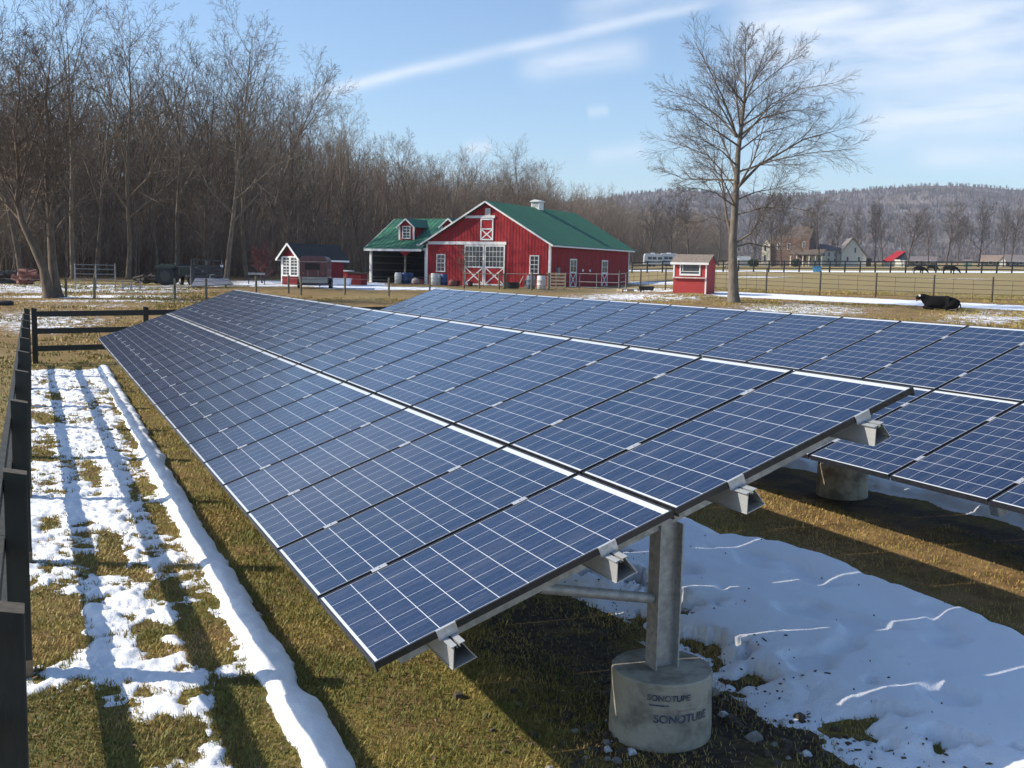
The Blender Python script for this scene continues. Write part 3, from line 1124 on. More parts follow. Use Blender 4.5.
class Twigs:
    """collects tapering branches as polylines and turns them all into one tube mesh"""
    def __init__(s):
        s.groups = {}

    def add(s, pts, rad, n):
        s.groups.setdefault((len(pts), n), []).append((pts, rad))

    def arrays(s):
        V, F, k0 = [], [], 0
        for (k, n), lst in s.groups.items():
            P = np.array([p for p, _ in lst], float)            # B,k,3
            Rr = np.array([r for _, r in lst], float)           # B,k
            T = np.gradient(P, axis=1)
            T /= np.linalg.norm(T, axis=2, keepdims=True)+1e-9
            ref = np.where(np.abs(T[..., 2:3]) < .8, np.array([0, 0, 1.0]), np.array([1.0, 0, 0]))
            A = np.cross(T, ref); A /= np.linalg.norm(A, axis=2, keepdims=True)+1e-9
            B = np.cross(T, A)
            th = np.arange(n)*2*math.pi/n
            ring = P[:, :, None, :] + Rr[:, :, None, None]*(A[:, :, None, :]*np.cos(th)[None, None, :, None] + B[:, :, None, :]*np.sin(th)[None, None, :, None])
            V.append(ring.reshape(-1, 3))
            nb = len(lst)
            idx = k0 + np.arange(nb*k*n).reshape(nb, k, n)
            nxt = np.roll(idx, -1, axis=2)
            F.append(np.stack([idx[:, :-1], nxt[:, :-1], nxt[:, 1:], idx[:, 1:]], -1).reshape(-1, 4))
            k0 += nb*k*n
        return np.concatenate(V), np.concatenate(F)


def grow(tw, rnd, start, dirn, length, r0, level, spec):
    """one branch and, recursively, what grows from it"""
    k = 6 if level <= 1 else (4 if level == 2 else 3)
    n = 7 if level == 0 else (5 if level == 1 else 3)
    pts, rad = [np.array(start, float)], [r0]
    d = np.array(dirn, float); d /= np.linalg.norm(d)
    seg = length/(k-1)
    rmin = spec['rmin']
    for i in range(1, k):
        jit = rnd.normal(0, spec['wob'], 3)
        d = d + jit + np.array([0, 0, spec['up'][min(level, 4)]])
        d /= np.linalg.norm(d)
        pts.append(pts[-1] + d*seg)
        rad.append(max(rmin, r0*(1-i/(k-1)*.82)))
    tw.add(pts, rad, n)
    children(tw, rnd, pts, rad, length, level, spec)


def children(tw, rnd, pts, rad, length, level, spec):
    if level >= spec['levels']:
        return
    nch = spec['n'][level]
    t0 = spec['t0'][level]
    P = np.array(pts); k = len(P)
    ga = rnd.uniform(0, 6.28)
    for j in range(nch):
        t = t0 + (1-t0)*((j+rnd.uniform(.1, .9))/nch)
        f = t*(k-1); i = min(int(f), k-2); f -= i
        p = P[i]*(1-f) + P[i+1]*f
        r = rad[i]*(1-f) + rad[i+1]*f
        tan = P[i+1]-P[i]; tan /= np.linalg.norm(tan)+1e-9
        ref = np.array([0, 0, 1.0]) if abs(tan[2]) < .9 else np.array([1.0, 0, 0])
        a = np.cross(tan, ref); a /= np.linalg.norm(a)
        b = np.cross(tan, a)
        ga += 2.4 + rnd.normal(0, .35)
        ang = R(rnd.uniform(*spec['ang'][level]))
        d = tan*math.cos(ang) + (a*math.cos(ga) + b*math.sin(ga))*math.sin(ang)
        L = length*rnd.uniform(*spec['len'][level])*(1-spec['taper'][level]*(t-t0)/(1-t0+1e-6))
        grow(tw, rnd, p, d, L, max(spec['rmin'], min(r*.75, spec['rr'][level]*length*.01)), level+1, spec)


FOREST = dict(levels=4, n=(11, 7, 6, 4, 0), t0=(.30, .3, .2, .2), ang=((20, 42), (22, 46), (22, 50), (20, 45)), len=((.32, .56), (.34, .56), (.34, .58), (.4, .65)),
              taper=(.55, .4, .3, .3), rr=(.60, .6, .6, .6), up=(.0, .08, .05, .02, 0), wob=.05, rmin=.0085)
MASS = dict(FOREST, levels=3, n=(13, 6, 5, 0), t0=(.26, .25, .2, .2), rmin=.012, len=((.26, .46), (.34, .58), (.34, .58), (.4, .65)), rr=(.42, .6, .6, .6))
OPEN = dict(levels=4, n=(16, 9, 6, 4, 0), t0=(.22, .15, .12, .1), ang=((30, 62), (28, 55), (25, 55), (25, 55)), len=((.34, .52), (.36, .58), (.34, .55), (.35, .6)),
            taper=(.5, .4, .3, .3), rr=(.5, .6, .6, .6), up=(0, .06, .035, .02, .01), wob=.05, rmin=.008)
FAR = dict(FOREST, levels=3, n=(15, 8, 7, 0), rmin=.018, t0=(.22, .2, .15, 0), ang=((20, 50), (22, 50), (25, 55)), len=((.3, .5), (.38, .6), (.35, .55)))


def tree_arrays(seed, H, r0, spec, leanv=(0, 0), trunk=None):
    """trunk arrays and crown arrays of a bare tree, base at the origin"""
    rnd = np.random.RandomState(seed)
    if trunk is None:
        k = 8
        pts = [np.zeros(3)]
        d = np.array([leanv[0], leanv[1], 1.0])
        for i in range(1, k):
            d = d + np.append(rnd.normal(0, .055, 2), 0)
            d /= np.linalg.norm(d)
            pts.append(pts[-1] + d*H*.93/(k-1))
    else:
        pts = [np.array(p, float) for p in trunk]
        k = len(pts)
    rad = [max(.03, r0*(1-.9*(i/(k-1))**.9)) for i in range(k)]
    # root flare
    tr = Twigs()
    P = [pts[0]-np.array([0, 0, .3]), pts[0]+(pts[1]-pts[0])*.02, pts[0]+(pts[1]-pts[0])*.10] + pts[1:]
    Rr = [r0*1.7, r0*1.45, r0*1.08] + rad[1:]
    tr.add(P, Rr, 10)
    cr = Twigs()
    children(cr, rnd, pts, rad, H, 0, spec)
    return tr.arrays(), cr.arrays()


PROTO_TREES = {}


def proto(kind, i):
    key = (kind, i)
    if key not in PROTO_TREES:
        spec = {'forest': FOREST, 'open': OPEN, 'far': FAR}[kind]
        rnd = random.Random(hash(kind) % 1000 if False else {'forest': 10, 'open': 40, 'far': 70}[kind]+i)
        H = 20.0 if kind != 'far' else 14.0
        (tv, tf), (cv, cf) = tree_arrays(100*i+{'forest': 1, 'open': 2, 'far': 3}[kind], H, rnd.uniform(.17, .27) if kind != 'far' else rnd.uniform(.16, .24), spec,
                                         (rnd.uniform(-.07, .07), rnd.uniform(-.07, .07)))
        b = BARK[i % 3] if kind != 'far' else BARK_FIELD
        PROTO_TREES[key] = (np_mesh('trunk', tv, tf, b, True), np_mesh('crown', cv, cf, b, False), (tv, tf, cv, cf))
    return PROTO_TREES[key]


def plant_tree(kind, i, pos, H, rz, label, group=None, wide=1.0, name='bare_tree'):
    tm, cm, _ = proto(kind, i)
    base = 20.0 if kind != 'far' else 14.0
    root = empty(name, pos, rz, label, 'tree', group)
    s = H/base
    root.scale = (s*wide, s*wide, s)
    link_mesh('trunk', tm, root)
    link_mesh('crown', cm, root)
    return root


# ------------------------------------------------------------------ the wood on the left: its edge trees one by one, the depth behind as one mass
TOPX = [-160, 0, 40, 100, 145, 215, 260, 300, 350, 400, 450, 500, 530, 560, 600, 650, 720]
TOPY = [0, 14, 22, 40, 55, 64, 72, 104, 130, 152, 163, 168, 166, 190, 203, 217, 232]


def wood_depth(px, H=20.0):
    top = np.interp(px, TOPX, TOPY)
    hor = 259.5 + px*.021
    return (H-1.6)*F_PX/(hor-top)


EDGE = [  # picture column, extra height, prototype, extra depth, what sets it apart
    (-28, 1.12, 0, -8, 'open', 'broad grey tree at the near end of the wood, cut by the left picture edge'),
    (22, 1.02, 1, -2, 'forest', 'tall bare tree in the wood just behind the leaning tree and the log heap'),
    (73, 1.00, 2, 0, 'forest', 'tall bare tree in the wood right of the upright paddock tree'),
    (96, .93, 3, 2, 'forest', 'slimmer bare tree in the wood behind the pipe gate panels'),
    (128, 1.06, 0, -4, 'open', 'wide forked oak in the wood left of the parked tractor'),
    (158, .95, 4, 0, 'forest', 'bare tree in the wood straight above the parked tractor'),
    (176, 1.0, 5, 3, 'forest', 'dark straight tree in the wood above the rear of the tractor'),
    (205, .92, 1, 1, 'forest', 'bare tree in the wood above the slatted wagon'),
    (226, 1.06, 2, -5, 'open', 'tall spreading tree in the wood between the wagon and the small red shed'),
    (247, .98, 3, 0, 'forest', 'bare tree in the wood above the low bench'),
    (268, 1.03, 0, 2, 'forest', 'pale trunked tree in the wood just left of the small red shed'),
    (291, 1.0, 4, 4, 'forest', 'bare tree in the wood rising behind the small red shed roof'),
    (316, .97, 5, 3, 'forest', 'bare tree in the wood above the horse trailer'),
    (341, 1.0, 2, 0, 'forest', 'bare tree in the wood above the small red coop'),
    (362, .96, 1, 6, 'forest', 'bare tree in the wood above the left end of the open bay roof'),
    (385, 1.0, 3, 8, 'forest', 'bare tree in the wood above the left barn dormer'),
    (412, 1.0, 0, 5, 'forest', 'bare tree in the wood above the middle of the open bay roof'),
    (440, .95, 4, 10, 'forest', 'bare tree in the wood above the right barn dormer'),
    (468, 1.0, 5, 8, 'forest', 'bare tree in the wood left of the main barn gable peak'),
    (524, 1.05, 1, -6, 'open', 'rounded bare tree standing out behind the barn cupola'),
    (548, .98, 3, 0, 'open', 'smaller rounded bare tree behind the barn ridge, right of the cupola'),
    (606, 1.06, 2, 10, 'open', 'lone rounded tree crown above the low end of the barn roof'),
]
rt_ = np.random.RandomState(21)
for px, hs, pi_, dd_, kind, lb in EDGE:
    d = wood_depth(px) + dd_
    plant_tree(kind, pi_, spot(px, d), 20.0*hs, rt_.uniform(0, 6.28), lb, 'trees along the edge of the wood', 1.0 if kind == 'forest' else .92)

# mass of the wood behind the edge
WV, WF, k0 = [], [], 0


def put(arr, pos, s, rz, w=1.0):
    global k0
    v, f = arr
    c, sn_ = math.cos(rz), math.sin(rz)
    q = v*np.array([s*w, s*w, s])
    q = np.stack([q[:, 0]*c - q[:, 1]*sn_, q[:, 0]*sn_ + q[:, 1]*c, q[:, 2]], 1) + np.asarray(pos)
    WV.append(q.astype(np.float32)); WF.append(f+k0)
    k0 += len(v)


def sapling(seed):
    sp = dict(FOREST, levels=3, n=(10, 6, 4, 0), t0=(.15, .2, .1, 0), rmin=.009)
    (tv, tf), (cv, cf) = tree_arrays(seed, 7.0, .05, sp, (rt_.uniform(-.12, .12), rt_.uniform(-.12, .12)))
    return np.concatenate([tv, cv]), np.concatenate([tf, cf+len(tv)])


SAPS = [sapling(900+i) for i in range(6)]
FULL = []
for i in range(6):
    (tv, tf), (cv, cf) = tree_arrays(700+i, 20.0, rt_.uniform(.14, .24), MASS, (rt_.uniform(-.06, .06), rt_.uniform(-.06, .06)))
    FULL.append((np.concatenate([tv, cv]), np.concatenate([tf, cf+len(tv)])))
px = -130.0
while px < 725:
    dmin = float(wood_depth(px))
    for row in range(12):
        d = dmin + 11 + row*5.5*(1 + max(0, px-250)/500) + rt_.uniform(-3, 3)
        qx = px + rt_.uniform(-7, 7)
        if px > 575 and row > 5:
            continue
        hh = 20.0*rt_.uniform(.76, 1.0)
        put(FULL[rt_.randint(6)], spot(qx, d), hh/20.0, rt_.uniform(0, 6.28))
    for row in range(15):
        d = dmin + rt_.uniform(0, 50)
        put(SAPS[rt_.randint(6)], spot(px+rt_.uniform(-8, 8), d), rt_.uniform(.5, 1.25), rt_.uniform(0, 6.28), 1.2)
    px += 1350.0/max(70, dmin)
wm = np_mesh('woods', np.concatenate(WV), np.concatenate(WF), BARK_FAR, False)
tag(link_mesh('woods', wm), 'dense bare winter wood behind its edge trees, left of and behind the barn', 'woods', kind='stuff')

# leaf litter floor of the wood reads brown: a low brush layer made of many thin stems
BV, BF, k1 = [], [], 0
tw = Twigs()
for i in range(12000):
    qx = rt_.uniform(-130, 690)
    d = float(wood_depth(qx)) + rt_.uniform(3, 60)*(1+max(0, qx-250)/500)
    p = spot(qx, d)
    h = rt_.uniform(.6, 4.2)*(1+max(0, qx-300)/400)
    a = rt_.normal(0, .35, 2)
    pts = [p-np.array([0, 0, .1]), p+np.array([a[0]*h*.3, a[1]*h*.3, h*.5]), p+np.array([a[0]*h, a[1]*h, h])]
    tw.add(pts, [.022*(1+d/250), .016*(1+d/250), .006], 3)
bv, bf = tw.arrays()
tag(link_mesh('undergrowth', np_mesh('undergrowth', bv, bf, bark('brush', (.22, .145, .09), (.11, .074, .05)))),
    'brown brush and stems under the trees of the wood', 'undergrowth', kind='stuff')

# ------------------------------------------------------------------ two trees at the paddock corner
def wp(px, py, d, off=0.0):
    r = pix_ray(px, py)
    p = CAM + r/(r @ FW)*d
    return p + np.array([math.sin(YAW), math.cos(YAW), 0])*off


def pixel_trunk(pix, d, offs=None):
    out = [wp(x, y, d, 0 if offs is None else offs[i]) for i, (x, y) in enumerate(pix)]
    return out


PAD = dict(OPEN, n=(15, 8, 6, 4, 0), levels=4, t0=(.30, .15, .12, .1), rmin=.007, len=((.30, .50), (.36, .58), (.34, .55), (.35, .6)))


def rooted_tree(name, pix, d, r0, seed, spec, label, barkm, limbs=(), offs=None, shrink=1.0):
    pts = pixel_trunk(pix, d, offs)
    base = pts[0].copy()
    base[2] = float(gz(base[0], base[1]))
    root = empty(name, base, 0, label, 'tree')
    P = [p-base for p in pts]
    P[0] = np.zeros(3)
    H = float(P[-1][2])
    rnd = np.random.RandomState(seed)
    k = len(P)
    rad = [max(.025, r0*(1-.93*(i/(k-1))**.8)) for i in range(k)]
    tr = Twigs()
    tr.add([P[0]-np.array([0, 0, .3]), P[0]+(P[1]-P[0])*.03, P[0]+(P[1]-P[0])*.16] + P[1:], [r0*1.75, r0*1.42, r0*1.1] + rad[1:], 12)
    v, f = tr.arrays()
    link_mesh('trunk', np_mesh('trunk', v, f, barkm, True), root)
    cr = Twigs()
    children(cr, rnd, P, rad, H, 0, spec)
    for lp, lr, lo in limbs:
        Q = [wp(x, y, d, lo*(i/(len(lp)-1))**.9)-base for i, (x, y) in enumerate(lp)]
        n = len(Q)
        L = sum(np.linalg.norm(Q[i+1]-Q[i]) for i in range(n-1))
        rr = [max(.011, .66*lr*(1-.9*(i/(n-1))**.75)) for i in range(n)]
        # resample to six points for the batch builder
        cr.add(Q, rr, 8)
        children(cr, rnd, Q, rr, L, 1, spec)
    v, f = cr.arrays()
    link_mesh('crown', np_mesh('crown', v, f, barkm, False), root)
    return root


rooted_tree('bare_tree', [(49, 299.5), (44, 270), (33, 245), (22, 222), (17, 200), (19, 170), (14, 130), (20, 95), (16, 62)], 53, .26, 5, PAD,
            'bare tree with a trunk that leans and bends left, beside the upright tree', BARK[1],
            [([(22, 222), (8, 190), (-8, 160), (-20, 120)], .11, 1.5), ([(18, 190), (35, 150), (52, 110), (58, 75)], .11, -1.2)])
rooted_tree('bare_tree', [(57, 299.5), (53, 270), (51, 240), (49, 205), (46, 170), (49, 135), (46, 100), (50, 64)], 53.6, .28, 8, PAD,
            'upright bare tree with a pale trunk, close beside the leaning tree', BARK[1],
            [([(51, 236), (62, 215), (78, 195), (98, 176)], .10, 1.5), ([(50, 215), (58, 175), (72, 130), (82, 95)], .12, -1.0), ([(50, 225), (40, 190), (38, 150), (30, 110)], .10, 1.0)])

# ------------------------------------------------------------------ the big lone tree right of the arrays
BIG = dict(OPEN, levels=4, n=(9, 12, 8, 5, 0), t0=(.42, .16, .12, .1), ang=((32, 60), (22, 46), (20, 42), (18, 40)), len=((.20, .34), (.26, .46), (.36, .60), (.40, .7)),
           taper=(.5, .4, .3, .3), rr=(.45, .5, .45, .5), up=(0, .04, .02, .01, .0), wob=.035, rmin=.0045)
LIMBS = [([(736, 137), (731, 121), (718.6, 93), (700.5, 60), (686, 38)], .13, -1.0),
         ([(738, 187), (761, 163), (785, 149), (813, 133), (841, 125), (858, 120)], .14, 1.2),
         ([(734, 244), (749, 232), (762, 208), (772, 186), (781, 166)], .10, -1.6),
         ([(732, 240), (727, 214), (725, 193), (722, 165), (708, 149), (684, 139), (664, 131)], .13, 1.0),
         ([(734, 247), (752, 241), (775, 243), (800, 240), (823, 234)], .09, 2.0),
         ([(741, 135), (761, 117), (789, 109), (815, 107)], .10, -1.5),
         ([(744, 105), (757, 75), (768, 50), (777, 34)], .08, 1.0),
         ([(740, 125), (758, 103), (780, 86), (806, 72)], .09, 1.8),
         ([(736, 165), (718, 150), (700, 141), (676, 128)], .08, -2.0),
         ([(737, 137), (720, 112), (695, 92), (660, 76)], .10, 1.6),
         ([(733, 205), (712, 192), (690, 186), (668, 188)], .07, -2.4),
         ([(737, 190), (748, 160), (752, 130), (757, 95)], .10, -3.8),
         ([(736, 175), (730, 140), (724, 110), (716, 75)], .10, 3.8),
         ([(736, 200), (762, 188), (792, 180), (826, 168)], .08, 3.2),
         ([(737, 210), (716, 175), (702, 168), (680, 160)], .07, -3.0),
         ([(740, 128), (734, 100), (728, 70), (724, 44)], .075, -2.0), ([(742, 118), (750, 90), (760, 62), (762, 38)], .07, 2.6),
         ([(737, 145), (712, 128), (682, 108), (656, 104)], .085, -1.0), ([(735, 180), (708, 176), (684, 172), (655, 158)], .075, 1.8),
         ([(734, 222), (714, 214), (696, 218), (674, 222)], .06, 1.2), ([(736, 215), (760, 206), (788, 205), (816, 208)], .065, -2.2),
         ([(738, 172), (770, 160), (806, 152), (846, 148)], .085, -2.6), ([(740, 150), (768, 128), (800, 118), (838, 104)], .08, 2.6),
         ([(741, 140), (766, 106), (792, 92), (822, 88)], .075, -3.4), ([(736, 188), (722, 160), (706, 132), (690, 118)], .075, 4.2),
         ([(743, 108), (736, 84), (716, 60), (706, 44)], .06, 2.2), ([(744, 100), (766, 78), (786, 62), (796, 52)], .06, -2.2)]
LIMBS = [([(735+(x-735)*(1-.10*i/(len(lp)-1)), y+(7*i/(len(lp)-1))) for i, (x, y) in enumerate(lp)], r_, o_) for lp, r_, o_ in LIMBS]
rooted_tree('bare_tree', [(733.5, 303), (732.7, 242), (736, 193), (738, 153), (741, 129), (744, 104), (745.6, 78), (744, 54)], 54, .255, 14, BIG,
            'large lone bare tree with a wide twiggy crown beside the red stand', bark('bark_lone', (.19, .155, .118), (.115, .092, .07)), LIMBS)

# ------------------------------------------------------------------ far trees in front of the hill
FARTREES = [(648, 204, 245, 1.2, 'broad bare tree just right of the barn, behind the campers'), (668, 206, 250, 1.2, 'broad bare tree above the parked campers'),
            (687, 200, 235, 1.3, 'widest bare tree above the red stand roof'), (718, 208, 240, 1.0, 'bare tree just left of the lone tree trunk'),
            (752, 210, 235, 1.0, 'bare tree left of the brown farmhouse'), (771, 204, 222, 1.1, 'bare tree before the brick end of the brown farmhouse'),
            (781, 198, 220, 1.1, 'tall bare tree before the middle of the brown farmhouse'), (797, 212, 238, .9, 'bare tree behind the brown farmhouse roof'),
            (819, 202, 225, 1.0, 'tall bare tree between the brown and the white farmhouses'), (836, 213, 222, .9, 'slim bare tree by the white farmhouse chimney'),
            (857, 214, 240, .9, 'bare tree behind the gable of the white farmhouse'), (874, 208, 225, .8, 'slim bare tree right of the white farmhouse'),
            (882, 205, 228, .8, 'bare tree just left of the red roofed shed'), (907, 212, 218, 1.5, 'wide spreading bare tree just right of the red roofed shed'),
            (928, 216, 240, .8, 'thin bare tree above the left grazing cow'), (946, 207, 222, 1.2, 'leaning bare tree above the right grazing cow'),
            (957, 218, 245, .9, 'low bare tree above the gap right of the grazing cows'), (978, 207, 222, 1.2, 'spreading bare tree left of the white shed front'),
            (1003, 210, 224, .8, 'slim bare tree behind the white shed front'), (1010, 208, 226, .8, 'slim bare tree close right of the white shed front'),
            (1034, 212, 230, 1.0, 'bare tree cut by the right picture edge')]
for i, (px, ty, d, w, lb) in enumerate(FARTREES):
    p = spot(px, d)
    _, by, _ = project(p)
    H = (by-ty)*d/F_PX
    plant_tree('far', i % 5, p, H, i*1.7, lb, 'far trees before the hill', w)

# ------------------------------------------------------------------ hill
HX = [-400, 300, 560, 600, 640, 666, 700, 760, 800, 832, 873, 915, 960, 1024, 1200, 1500, 2200]
HY = [215, 205, 200, 196, 190.5, 189, 190, 194, 193, 190.5, 187, 184, 184, 188, 194, 200, 215]
HD = 1700.0
cols = np.linspace(-420, 1500, 360)
rows = np.linspace(0, 1, 46)
top = np.interp(cols, HX, HY)
HVv = []
for r in rows:
    d = 700 + (HD-700)*r
    for i, c in enumerate(cols):
        ray_ = pix_ray(c, 270)
        s = ray_/(ray_ @ FW)
        x, y = CAM[0]+s[0]*d, CAM[1]+s[1]*d
        a = pix_ray(c, top[i]); a /= (a @ FW)
        ztop = CAM[2] + a[2]*HD - 4
        z = 6 + (ztop-6)*(r**1.25)
        HVv.append((x, y, z))
HVv = np.array(HVv)
nzv = (fbm(HVv[:, 0]/110, HVv[:, 1]/110, 401, 5)-.5)
rr_ = np.repeat(rows, len(cols))
HVv[:, 2] += nzv*38*np.clip(rr_*1.5, 0, 1)*np.clip((1-rr_)*3.5+.12, 0, 1)
nI = np.arange(len(rows)*len(cols)).reshape(len(rows), len(cols))
hf = np.stack([nI[:-1, :-1], nI[:-1, 1:], nI[1:, 1:], nI[1:, :-1]], -1).reshape(-1, 4)
back = HVv[-len(cols):].copy()
bd = back[:, :2]-CAM[:2]
back[:, :2] = CAM[:2] + bd*1.5
back[:, 2] = 0
kk = len(HVv)
HVv = np.concatenate([HVv, back])
bi = np.arange(len(cols))+kk
hf = np.concatenate([hf, np.stack([nI[-1, :-1], nI[-1, 1:], bi[1:], bi[:-1]], -1)])
hillm = mat('hill_floor', (.14, .105, .085), .95, (.27, .265, .27), .035, detail=6, contrast=(.54, .70))
hm = link_mesh('hill', np_mesh('hill', HVv, hf, hillm, True))
tag(hm, kind='structure')

# bare wood covering the hill: many small twiggy crowns in one mesh
rh = np.random.RandomState(77)
nT = 46000
ri = rh.uniform(0, len(rows)-1.001, nT)**1.0
ci = rh.uniform(0, len(cols)-1.001, nT)
r0i, c0i = ri.astype(int), ci.astype(int)
fr_, fc_ = (ri-r0i)[:, None], (ci-c0i)[:, None]
g0 = HVv[:kk].reshape(len(rows), len(cols), 3)
tp = (g0[r0i, c0i]*(1-fr_) + g0[r0i+1, c0i]*fr_)*(1-fc_) + (g0[r0i, c0i+1]*(1-fr_) + g0[r0i+1, c0i+1]*fr_)*fc_
hgt = rh.uniform(4.5, 8, nT)
SP = 9
base = np.repeat(tp, SP, 0)
hh = np.repeat(hgt, SP)
az = rh.uniform(0, 6.28, nT*SP)
sprd = rh.uniform(0, .38, nT*SP)*hh
wdt = rh.uniform(.18, .38, nT*SP)
sdir = rh.uniform(0, 3.14, nT*SP)
lowf = rh.uniform(.0, .45, nT*SP)
b0 = base + np.stack([np.cos(az)*sprd*.25, np.sin(az)*sprd*.25, hh*lowf-1], 1)
t0_ = base + np.stack([np.cos(az)*sprd, np.sin(az)*sprd, hh*rh.uniform(.65, 1.0, nT*SP)], 1)
sd = np.stack([np.cos(sdir)*wdt, np.sin(sdir)*wdt, 0*wdt], 1)
hv = np.stack([b0-sd, b0+sd, t0_+sd*.5, t0_-sd*.5], 1).reshape(-1, 3)
hq = np.arange(len(hv)).reshape(-1, 4)
tag(link_mesh('hillside_woods', np_mesh('hillside_woods', hv, hq, bark('bark_hill', (.165, .125, .105), (.10, .078, .07)))),
    'purple grey bare wood covering the far hill', 'woods', kind='stuff')

# ------------------------------------------------------------------ haze
hz = MB()
hz.box(-4400, 4400, -4400, 4400, -1.6, 235)
hm_ = bpy.data.materials.new('haze_air')
hm_.use_nodes = True
ht = hm_.node_tree
ht.nodes.clear()
hq_ = NG(ht)
ho = hq_.n('ShaderNodeOutputMaterial')
pv = hq_.n('ShaderNodeVolumePrincipled')
pv.inputs['Color'].default_value = (.74, .83, 1.0, 1)
pv.inputs['Density'].default_value = .00017
pv.inputs['Anisotropy'].default_value = .0
hq_.link(pv.outputs[0], ho.inputs['Volume'])
hzo = hz.build('haze', hm_)
tag(hzo, 'thin blue winter haze over the far field and hill', 'haze', kind='stuff')

# ------------------------------------------------------------------ buildings
def siding(name, col, pitch=.30, col2=None):
    """painted vertical board siding with seams, local X or Y along the wall"""
    m = mat(name, col, .7, col2 or tuple(c*.8 for c in col), 2.2, detail=7, spec=.2, stretch=(1, 1, .3), contrast=(.3, .7))
    return m


RED = siding('barn_red_paint', (.385, .022, .027), col2=(.29, .018, .022))
RED2 = siding('shed_red_paint', (.22, .018, .023), col2=(.16, .015, .019))
RED3 = siding('stand_red_paint', (.42, .05, .05), col2=(.36, .05, .048))
WHITE = mat('white_paint', (.80, .79, .76), .5, (.72, .71, .68), 3)
GREENR = mat('green_metal_roof', (.045, .15, .092), .6, (.058, .18, .11), 1.2, detail=5, spec=.18)
GLASSD = mat('window_glass', (.035, .045, .055), .08, (.06, .07, .08), 3, spec=.6)
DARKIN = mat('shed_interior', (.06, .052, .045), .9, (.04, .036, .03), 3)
GIRT = mat('pale_girt', (.22, .19, .15), .8, (.16, .14, .11), 5)


def window(parent, wall, a0, a1, z0, z1, face, axis='x', out=-1, cols=2, rows=2, frame_t=.09, name='window'):
    """sash window on a wall: axis x -> wall plane y=face, spans x a0..a1; axis y -> wall plane x=face. out = outward sign."""
    def B(m, p0, p1, q0, q1, d0, d1):
        lo, hi = sorted((face+out*d0, face+out*d1))
        if axis == 'x':
            m.box(p0, p1, lo, hi, q0, q1)
        else:
            m.box(lo, hi, p0, p1, q0, q1)
    f = MB()
    t = frame_t
    B(f, a0-t, a1+t, z1, z1+t, .004, .05)
    B(f, a0-t-.02, a1+t+.02, z0-t, z0, .004, .07)
    B(f, a0-t, a0, z0, z1, .004, .05)
    B(f, a1, a1+t, z0, z1, .004, .05)
    w = f.build(name, WHITE, parent)
    p = MB()
    B(p, a0, a1, z0, z1, .006, .016)
    p.build('pane', GLASSD, w)
    s = MB()
    zm = (z0+z1)/2
    B(s, a0, a1, zm-.03, zm+.03, .017, .04)
    mw = .018
    for i in range(1, cols):
        c = a0+(a1-a0)*i/cols
        B(s, c-mw, c+mw, z0, zm-.03, .017, .028)
        B(s, c-mw, c+mw, zm+.03, z1, .017, .028)
    for half in ((z0, zm-.03), (zm+.03, z1)):
        for i in range(1, rows):
            zc = half[0]+(half[1]-half[0])*i/rows
            # split between the vertical bars so no faces overlap
            xs = [a0]+[a0+(a1-a0)*k/cols for k in range(1, cols)]+[a1]
            for k in range(cols):
                l = xs[k]+(mw if k else 0); r = xs[k+1]-(mw if k < cols-1 else 0)
                B(s, l, r, zc-mw, zc+mw, .017, .028)
    s.build('sash', WHITE, w)
    return w


def xdoor(parent, a0, a1, z0, z1, face, axis='x', out=-1, split=.45, glazed=True, panel=RED, name='door', muntins=(4, 4)):
    """stable door: white frame, cross-braced lower panel, glazed or crossed upper panel"""
    def bar(m, p, q, w=.11, d0=.02, d1=.06):
        P = []
        for (a, z) in (p, q):
            P.append((a, face+out*(d0+d1)/2, z) if axis == 'x' else (face+out*(d0+d1)/2, a, z))
        up = (0, 1, 0) if axis == 'x' else (1, 0, 0)
        m.beam(P[0], P[1], w, abs(d1-d0), up=up)
    def B(m, p0, p1, q0, q1, d0, d1):
        lo, hi = sorted((face+out*d0, face+out*d1))
        if axis == 'x':
            m.box(p0, p1, lo, hi, q0, q1)
        else:
            m.box(lo, hi, p0, p1, q0, q1)
    d = MB()
    B(d, a0, a1, z0, z1, .004, .02)
    root = d.build(name, panel, parent)
    w = .12
    fr = MB()
    zs = z0+(z1-z0)*split
    B(fr, a0, a0+w, z0, z1, .0205, .062); B(fr, a1-w, a1, z0, z1, .0205, .062)
    for za, zb in ((z0, z0+w), (zs-w/2, zs+w/2), (z1-w, z1)):
        B(fr, a0+w, a1-w, za, zb, .0205, .062)
    fr.build('door_frame', WHITE, root)
    x = MB()
    bar(x, (a0+w, z0+w), (a1-w, zs-w/2), .10, .022, .048)
    bar(x, (a0+w, zs-w/2), (a1-w, z0+w), .10, .024, .052)
    x.build('cross_brace', WHITE, root)
    if glazed:
        p = MB(); B(p, a0+w, a1-w, zs+w/2, z1-w, .021, .030)
        p.build('pane', GLASSD, root)
        s = MB()
        nx_, nz_ = muntins
        for i in range(1, nx_):
            c = a0+w+(a1-a0-2*w)*i/nx_
            B(s, c-.018, c+.018, zs+w/2, z1-w, .031, .042)
        for i in range(1, nz_):
            c = zs+w/2+(z1-w-zs-w/2)*i/nz_
            B(s, a0+w, a1-w, c-.018, c+.018, .0425, .052)
        s.build('muntins', WHITE, root)
    return root


